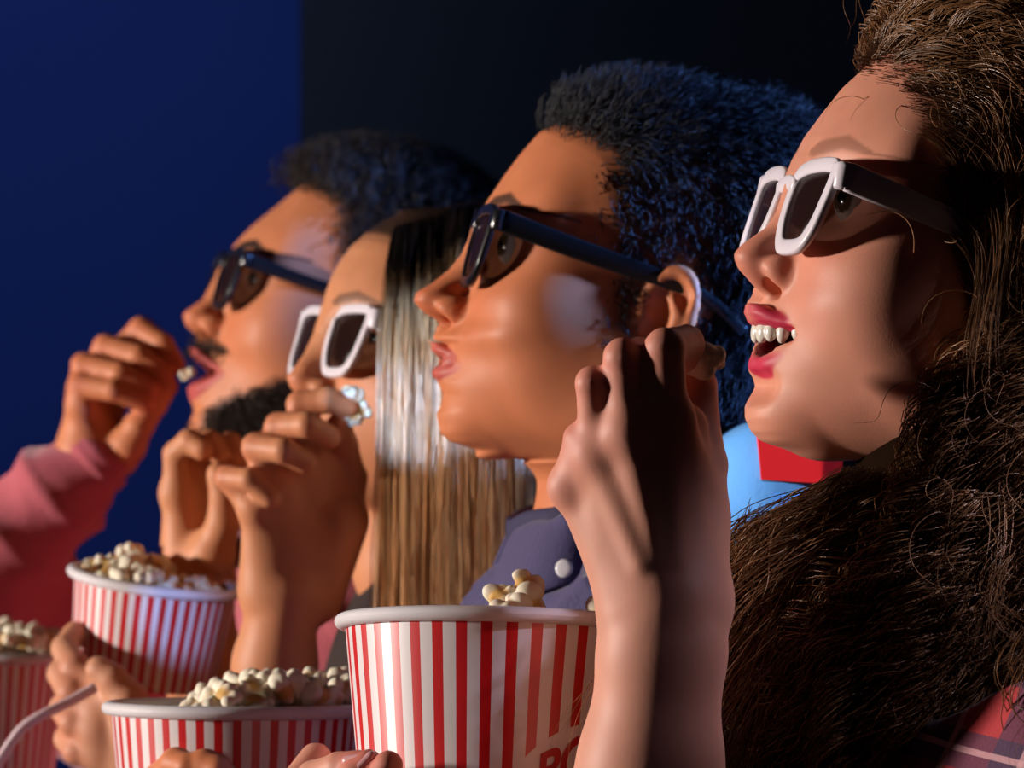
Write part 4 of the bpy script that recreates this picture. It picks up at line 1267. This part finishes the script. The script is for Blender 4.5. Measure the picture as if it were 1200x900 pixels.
# ------------------------------------------------------------------ woman with straight hair
def woman_straight(M):
    skin = (0.63, 0.26, 0.125)
    H = make_head(P(337, 446, 3.06), 22, 12, dict(sn=(352, 467), ult=(346, 487), ulb=(349, 500), llt=(349, 501), llb=(349, 518), ml=(355, 530), pg=(350, 550),
                  mn=(368, 573), nt=-.039), P(500, 660, 3.10), skin, (0.5, 0.08, 0.08), sil=SIL3, neck_r=.045, h=0.0017, brow=(0.08, 0.035, 0.02))
    dark_scalp(H, hairline(-0.066, -0.048, -0.040), (0.02, 0.012, 0.009), 0.95)
    Y = 2.97

    def C(*q): return px_chain(*[(a, b, Y + d, r) for a, b, d, r in q])
    index = C((378, 535, .012, .0095), (352, 474, -.004, .0084), (385, 469, -.010, .0078), (408, 477, -.006, .0066))
    middle = C((352, 556, -.002, .0100), (327, 500, -.012, .0088), (360, 498, -.026, .0080), (386, 512, -.018, .0072))
    ring = C((326, 574, -.010, .0096), (300, 524, -.016, .0086), (332, 528, -.032, .0078), (358, 542, -.026, .0070))
    pinky = C((300, 595, -.014, .0088), (267, 560, -.012, .0078), (292, 562, -.026, .0068), (316, 584, -.026, .0060))
    thumb = C((400, 610, .018, .0140), (408, 560, .014, .0108), (402, 522, .006, .0092), (397, 498, .000, .0078))
    wl = (P(312, 690, Y), .0150); wr = (P(352, 692, Y + .005), .0170)
    palm = [(wl, pinky[0]), (wl, ring[0]), (wr, middle[0]), (wr, index[0]), (wr, thumb[0]), (pinky[0], ring[0]), (ring[0], middle[0]), (middle[0], index[0]), (index[0], thumb[1]),
            ((P(360, 640, Y + .004), .018), (P(372, 560, Y + .006), .014)), ((P(330, 640, Y - .002), .016), (P(330, 590, Y - .004), .013))]
    arm = [(P(333, 692, Y), .0215), (P(322, 780, Y + .01), .0240), (P(318, 900, Y + .02), .029), (P(320, 1000, Y + .03), .034), (P(430, 1040, Y + .06), .038)]
    pads = [(P(398, 610, Y + .005), P(372, 700, Y + .008), .018, .016)]
    V, Fq = hand_mesh([pinky, ring, middle, index], thumb, palm, arm, h=0.0018, pads=pads)
    c1 = knuckle_tint(V, skin, [f[1][0] for f in (pinky, ring, middle, index)], .25)
    # her other hand, curled beside the tall bucket
    Y2 = 3.20

    def D(*q): return px_chain(*[(a, b, Y2 + d, r) for a, b, d, r in q])
    i2 = D((208, 578, .0, .0096), (207, 532, -.006, .0088), (222, 517, -.014, .0080), (237, 527, -.020, .0072))
    m2 = D((222, 582, .012, .0096), (230, 530, .010, .0086), (246, 518, -.002, .0080), (256, 534, -.008, .0070))
    r2 = D((240, 586, .020, .0092), (254, 534, .020, .0084), (270, 520, .008, .0078), (276, 536, .000, .0068))
    p2 = D((256, 592, .026, .0086), (272, 548, .026, .0076), (288, 536, .014, .0068), (294, 550, .008, .0060))
    t2 = D((248, 650, -.012, .0135), (262, 612, -.022, .0110), (262, 580, -.026, .0092), (256, 556, -.028, .0080))
    wz = (P(222, 680, Y2 + .005), .0190); wz2 = (P(240, 682, Y2 + .01), .0170)
    V2, F2 = hand_mesh([i2, m2, r2, p2], t2, [(wz, i2[0]), (wz, m2[0]), (wz2, r2[0]), (wz2, p2[0]), (wz2, t2[0]), (wz, t2[0]), (i2[0], m2[0]), (m2[0], r2[0]), (r2[0], p2[0])],
                       [(P(231, 680, Y2 + .008), .0215), (P(238, 780, Y2 + .02), .025), (P(262, 920, Y2 + .04), .031), (P(360, 1010, Y2 + .06), .036)], h=0.0019)
    o = make_person('woman with long straight hair and white glasses, pressing popcorn to her mouth', [(H['V'], H['F'], H['col']), (V, Fq, c1), (V2, F2, flat_tint(V2, skin))], M)
    add_eyes(H, o, M)
    rng = np.random.default_rng(31)
    sde = ell_sdf(H, (.024, 0, .020), (.100, .081, .085))
    n = 6500
    R = H['R']
    u = rng.uniform(0, 1, n) ** 0.9
    # parting runs back over the crown; strands fall on both sides
    side = np.where(rng.uniform(0, 1, n) < 0.72, -1.0, 1.0)
    rloc = np.stack([-.072 + .165 * u, side * np.abs(rng.normal(0, .007, n)), .070 + .036 * np.sin(np.clip(u * 1.2, 0, 1) * math.pi * .6) - .045 * smoothstep(u, .7, 1.0)], 1)
    root = hx(H, rloc)
    dn = np.array((0, 0, -1.0)); sw = R @ np.array((0.10, -1.0, 0.0))
    zr = H['O'][2]

    def field(p, t):
        z = p[:, 2] - zr
        w = smoothstep(-z, -.075, 0.01)[:, None]
        sd = side[:, None] * np.array((-.0, 1.0, 0))[None] * 1.0
        back = np.array((0.0, 0, 0)) * (1 - w)
        drift = (np.array((0.012, 0, 0)) - np.array((.035, 0, 0)) * smoothstep(u, .3, 1.0)[:, None]) * w
        return (sd * 0.9 + back - np.array((0, 0, .35))) * (1 - w) + (dn + drift + sd * .012) * w
    lock = np.sin(u * 55 + side) * .0022
    st = hair_strands(root, field, sde, 42, rng.uniform(.0094, .0112, n), .004 + .005 * rng.uniform(0, 1, n) + lock, curl=(.0012, 1.2), rad=.00042, noise=.018, seed=33, stiff=.35, clump=260)
    hair_obj('hair', *st, M['hair3'], o)
    def bl(g):
        g.ell(P(540, 960, 3.13), (.095, .19, .20), .03)
        g.cone(P(545, 800, 2.98), P(470, 1040, 2.99), .052, .046, .03)
        g.cone(P(545, 800, 3.28), P(420, 1040, 3.28), .052, .046, .03)
        g.cone(P(545, 800, 2.98), P(545, 800, 3.28), .055, .055, .04)
    sdf_cloth('top', bl, P(330, 1240, 3.13) - np.array((.05, .26, 0)), P(780, 690, 3.13) + np.array((.02, .26, .02)), .005, M['darktop'], o, wrinkle=.003, seed=6)
    build_glasses(H, 'glasses', 'white framed cinema glasses with dark lenses worn by the straight haired woman', M['white_frame'], M['lens'], x0=-0.100, zc=-0.010, tilt=7, ear=(0.010, -0.014), temple_h=0.0135)
    for k, q in enumerate(((414, 463, Y - .006), (424, 478, Y - .002), (416, 490, Y - .004))):
        pop(P(*q), ('upper', 'middle', 'lowest')[k] + ' of three popped kernels at the lips of the straight haired woman', 'kernels at the lips of the straight haired woman', .95, k + 1)
    return o, H


# ------------------------------------------------------------------ bearded man
def man_beard(M):
    skin = (0.62, 0.220, 0.100)
    H = make_head(P(215, 372, 3.60), 12, 12, dict(sn=(232, 396), ult=(222, 408), ulb=(227, 420), llt=(226, 447), llb=(222, 466), ml=(229, 479), pg=(221, 497),
                  mn=(236, 514), nt=-.040), P(390, 640, 3.64), skin, (0.50, 0.09, 0.085), female=False, sil=SIL4, neck_r=0.053, beard=(0.035, 0.02, 0.014, 0.92), skip=(421, 446), h=0.0018,
                  brow=(0.02, 0.012, 0.01), brow_w=1.0)
    pr = hairline(-0.048, -0.026, -0.012)
    dark_scalp(H, pr, (0.018, 0.012, 0.010))
    Y = 3.635

    def C(*q): return px_chain(*[(a, b, Y + d, r) for a, b, d, r in q])
    index = C((128, 428, .026, .0105), (165, 386, .016, .0094), (190, 404, .004, .0088), (206, 428, .000, .0076))
    middle = C((112, 440, .012, .0108), (124, 407, .006, .0098), (162, 418, -.008, .0090), (192, 438, -.008, .0080))
    ring = C((100, 456, -.002, .0104), (98, 428, -.006, .0094), (140, 438, -.020, .0088), (176, 456, -.016, .0078))
    pinky = C((96, 474, -.012, .0096), (94, 452, -.016, .0088), (132, 458, -.028, .0080), (170, 472, -.022, .0070))
    thumb = C((150, 522, -.010, .0130), (162, 500, -.014, .0112), (180, 474, -.012, .0098), (196, 452, -.006, .0084))
    wl = (P(100, 528, Y), .0180); wr = (P(138, 532, Y + .006), .0170)
    palm = [(wl, pinky[0]), (wl, ring[0]), (wl, middle[0]), (wr, thumb[0]), (wl, index[0]), (pinky[0], ring[0]), (ring[0], middle[0]), (middle[0], index[0]), ((P(118, 500, Y + .02), .014), (P(140, 440, Y + .03), .012))]
    arm = [(P(119, 528, Y + .004), .0225), (P(60, 590, Y + .006), .027), (P(-40, 690, Y + .02), .036)]
    V, Fq = hand_mesh([pinky, ring, middle, index], thumb, palm, arm, h=0.0019)
    c1 = knuckle_tint(V, skin, [f[1][0] for f in (pinky, ring, middle, index)] + [f[-1][0] for f in (pinky, ring, middle, index)], .3)
    # hand under the tilted bucket
    Y2 = 3.10

    def D(*q): return px_chain(*[(a, b, Y2 + d, r) for a, b, d, r in q])
    i2 = D((122, 808, -.002, .0100), (88, 782, .004, .0092), (76, 760, .020, .0086), (88, 742, .034, .0078))
    m2 = D((118, 832, -.006, .0104), (84, 812, -.004, .0096), (72, 790, .010, .0090), (84, 776, .030, .0080))
    r2 = D((116, 856, -.008, .0102), (86, 846, -.006, .0094), (74, 830, .006, .0088), (84, 814, .028, .0078))
    p2 = D((118, 882, -.006, .0096), (90, 880, -.004, .0088), (78, 866, .008, .0080), (86, 852, .026, .0070))
    t2 = D((160, 860, -.014, .0150), (150, 820, -.022, .0118), (132, 796, -.022, .0100), (116, 784, -.020, .0086))
    wz = (P(175, 905, Y2 + .0), .022)
    V2, F2 = hand_mesh([i2, m2, r2, p2], t2, [(wz, f[0]) for f in (i2, m2, r2, p2, t2)] + [(i2[0], m2[0]), (m2[0], r2[0]), (r2[0], p2[0]), (i2[0], t2[1])],
                       [wz, (P(240, 985, Y2 + .03), .030), (P(420, 1000, Y2 + .25), .04)], h=0.0018)
    c2 = knuckle_tint(V2, (0.62, 0.29, 0.17), [f[1][0] for f in (i2, m2, r2, p2)], .25)
    o = make_person('bearded man with curly dark hair and black glasses in a pink sweater, eating', [(H['V'], H['F'], H['col']), (V, Fq, c1), (V2, F2, c2)], M)
    add_eyes(H, o, M)
    R = H['R']
    rt, nm, L = scalp_roots(H, pr, 6500, 41)
    topw = smoothstep(L[:, 2], 0.02, 0.07)
    comb = (R @ np.array((0.5, 0, -0.5)))[None] * (1 - topw)[:, None] + (R @ np.array((0.5, 0, 0.25)))[None] * topw[:, None]
    d0 = nm * (0.3 + 0.8 * topw[:, None]) + comb * .6
    ln = .010 + .020 * topw
    st = hair_strands(rt, lambda p, t: d0 + comb * t, None, 16, ln / 15, 0, curl=(.0035 * topw + .001, 1.3), rad=.00050, noise=.35, seed=42, clump=160)
    hair_obj('hair', *st, M['hair4'], o)
    K = H['K']
    def bp(L):
        x, y, z = L[:, 0], L[:, 1], L[:, 2]
        mz = (K['ulb'][1] + K['llt'][1]) / 2
        lip = (np.abs(z - mz) < (K['ult'][1] - K['llb'][1]) / 2 + .003) & (np.abs(y) < .034) & (x < -.05)
        low = (z < np.interp(x, [-.100, -.078, -.040, -.010, .005], [K['pg'][1] - .004, K['mn'][1] + .030, K['mn'][1] + .058, -.044, -.020])) & (x < .012) & (z > K['mn'][1] - .022)
        mous = (z < K['sn'][1] - .0015) & (z > K['ult'][1] - .0005) & (x < -.06) & (np.abs(y) < .032)
        chin = (np.abs(y) < .022) & (z > K['pg'][1] - .005) & (z < K['llb'][1] + .003)
        return ((low & ~lip) | mous) & ~chin
    rt, nm, L = scalp_roots(H, bp, 8000, 43)
    dn = R @ np.array((-.1, 0, -1.0))
    st = hair_strands(rt, lambda p, t: nm * .55 + dn[None] * (.6 + .4 * t), None, 7, .0011, 0, curl=(.0006, 1), rad=.00040, noise=.3, seed=44)
    hair_obj('beard', *st, M['beard'], o)
    # sweater: sleeve to the wrist of the eating hand, chest, sleeve of the holding hand
    def bl(g):
        g.chain([P(106, 541, Y + .004), P(64, 582, Y + .006), P(-10, 655, Y + .012), P(-70, 720, Y + .02)], [.0290, .0370, .0520, .060], .012)
        g.chain([P(-70, 720, Y + .02), P(150, 800, 3.72), P(330, 720, 3.78)], [.060, .066, .075], .03)
        g.ell(P(400, 930, 3.64), (.115, .21, .20), .04)
        g.cone(P(400, 740, 3.46), P(400, 740, 3.82), .070, .070, .05)
        g.cone(P(410, 760, 3.46), P(380, 1000, 3.36), .060, .05, .03)
    sdf_cloth('sweater', bl, P(-150, 1250, 3.64) - np.array((.05, .32, 0)), P(640, 510, 3.64) + np.array((.02, .30, .03)), .005, M['pink'], o, wrinkle=.0055, seed=9, freq=24)
    a = np.linspace(0, 2 * np.pi, 40, endpoint=False)
    ax = (P(106, 541, Y + .004) - P(64, 582, Y + .006)); ax /= np.linalg.norm(ax)
    e1 = np.cross(ax, (0, 1, 0)); e1 /= np.linalg.norm(e1); e2 = np.cross(ax, e1)
    pth = P(110, 537, Y + .004) + .0265 * (np.cos(a)[:, None] * e1 + np.sin(a)[:, None] * e2)
    v, f = sweep(pth, ax, .010, .007, closed=True); mesh_obj('cuff', v, f, M['pink'], o)
    build_glasses(H, 'glasses', 'black framed cinema glasses with dark lenses worn by the bearded man', M['black_frame'], M['lens'], x0=-0.099, zc=-0.008, tilt=6, ear=(0.010, -0.014), temple_h=0.011)
    pop(P(219, 437, 3.60), 'popped kernel between the fingertips and lips of the bearded man', None, .8, 4)
    return o, H


# ------------------------------------------------------------------ seat behind the man in navy
def cinema_seat(M):
    Yc = 2.78
    root = empty('cinema_seat', (0.20, Yc, 0.0), 'cinema seat with blue light painted in and a red panel behind the man in navy', 'seat')
    top = P(910, 492, 2.56)
    x0, z0 = top[0], top[2]
    g = Grid((x0 - .12, Yc - .30, .30), (x0 + .22, Yc + .30, z0 + .06), .006)
    R = rotm('Y', 8)
    for i in range(9):
        t = i / 8
        g.cone((x0 + .06 * t, Yc - .19, z0 - .036 - .62 * t), (x0 + .06 * t, Yc + .19, z0 - .036 - .62 * t), .036, .036, .02)
    V, Fq = biggest(*g.mesh(2)); mesh_obj('seat_back', V, Fq, M['blue_lit'], root)  # shell colour carries the blue light of the shirt back
    q = [P(888, 508, 2.553), P(990, 520, 2.553), P(985, 568, 2.553), P(892, 562, 2.553)]
    v = np.concatenate([np.array(q) + (0, .02, 0), np.array(q)])
    mesh_obj('side_panel', v, [[0, 1, 2, 3], [7, 6, 5, 4], [0, 4, 5, 1], [1, 5, 6, 2], [2, 6, 7, 3], [3, 7, 4, 0]], M['redpanel'], root, smooth=False)
    v, f = box_mesh((x0 - .17, Yc, .40), (.46, .46, .11), bev=.03); mesh_obj('seat_cushion', v, f, M['redpanel'], root)
    v, f = box_mesh((x0 - .12, Yc, .17), (.10, .30, .36), bev=.01); mesh_obj('pedestal', v, f, M['darktop'], root)


# ------------------------------------------------------------------ buckets, popcorn, straw
def build_props(M):
    g = 'striped popcorn buckets'
    R = .0664
    root, Mx = build_bucket('large red and white striped popcorn bucket held by the curly haired woman', P(582, 731, 2.29), R * 1.06, .150, .053, 7.3, 1.5, 38, 0.10, g, panel=(-0.72, -.095, .80, .048), text=('POPCORN', -1.24, -.0795, .023), duty=.46)
    fill_bucket(Mx, R, 'popped kernel in the large bucket held by the curly haired woman', 'popcorn in the near bucket', 46,
                lambda x, y: -.004 + .0235 * math.exp(-(((x - .12) / .22) ** 2 + (y / .5) ** 2)) + .011 * math.exp(-(((x - .75) / .14) ** 2 + (y / .5) ** 2)), seed=3, lo=-.012, scale=1.2)
    root, Mx = build_bucket('striped popcorn bucket with a heaped side, standing before the straight haired woman', P(277, 828, 2.62), R, .150, .052, 1.5, 0.5, 42, 0.3, g, duty=.46)
    fill_bucket(Mx, R, 'popped kernel in the bucket before the straight haired woman', 'popcorn in the middle bucket', 90,
                lambda x, y: -.008 + .020 * smoothstep(np.array(x), -.55, 0.15) if x > -.45 else -.03, seed=4, lo=-.012, scale=1.2)
    root, Mx = build_bucket('tilted striped popcorn bucket resting on the hand of the bearded man', P(183, 679, 3.16), .0525, .066, .046, -4.5, 8.0, 40, 0.0, g, duty=.5)
    fill_bucket(Mx, .0525, 'popped kernel in the tilted bucket on the hand of the bearded man', 'popcorn in the tilted bucket', 60,
                lambda x, y: -.004 + .012 * math.exp(-((x + .25) / .6) ** 2), seed=5, lo=-.010, scale=1.1)
    root, Mx = build_bucket('shaded striped popcorn bucket cut by the edge, behind the straw', P(-6, 763, 3.45), .0525, .095, .043, -2.0, 2, 40, 0.2, g, duty=.5)
    fill_bucket(Mx, .0525, 'popped kernel in the shaded bucket behind the straw', 'popcorn in the shaded bucket', 60,
                lambda x, y: .006 + .010 * math.exp(-((x - .1) / .7) ** 2), seed=6, lo=-.008, scale=1.2)
    pts = spline([P(111, 806, 3.04), P(80, 823, 3.03), P(50, 838, 3.02), P(28, 852, 3.015), P(12, 872, 3.01), P(-8, 905, 3.0), P(-40, 965, 2.99), P(-70, 1030, 2.98)], 8)
    v, f = sweep(pts, (0, 1, 0), .0064, .0064, n=16, power=2)
    o = mesh_obj('drinking_straw', v, f, M['straw'], None)
    tag(o, 'pale pink bent drinking straw beside the hand under the tilted bucket', 'straw')


make_pop_meshes()
MATS = make_mats()
build_setting(); build_light(); build_camera()
woman_curls(MATS)
man_black_glasses(MATS)
woman_straight(MATS)
man_beard(MATS)
cinema_seat(MATS)
build_props(MATS)
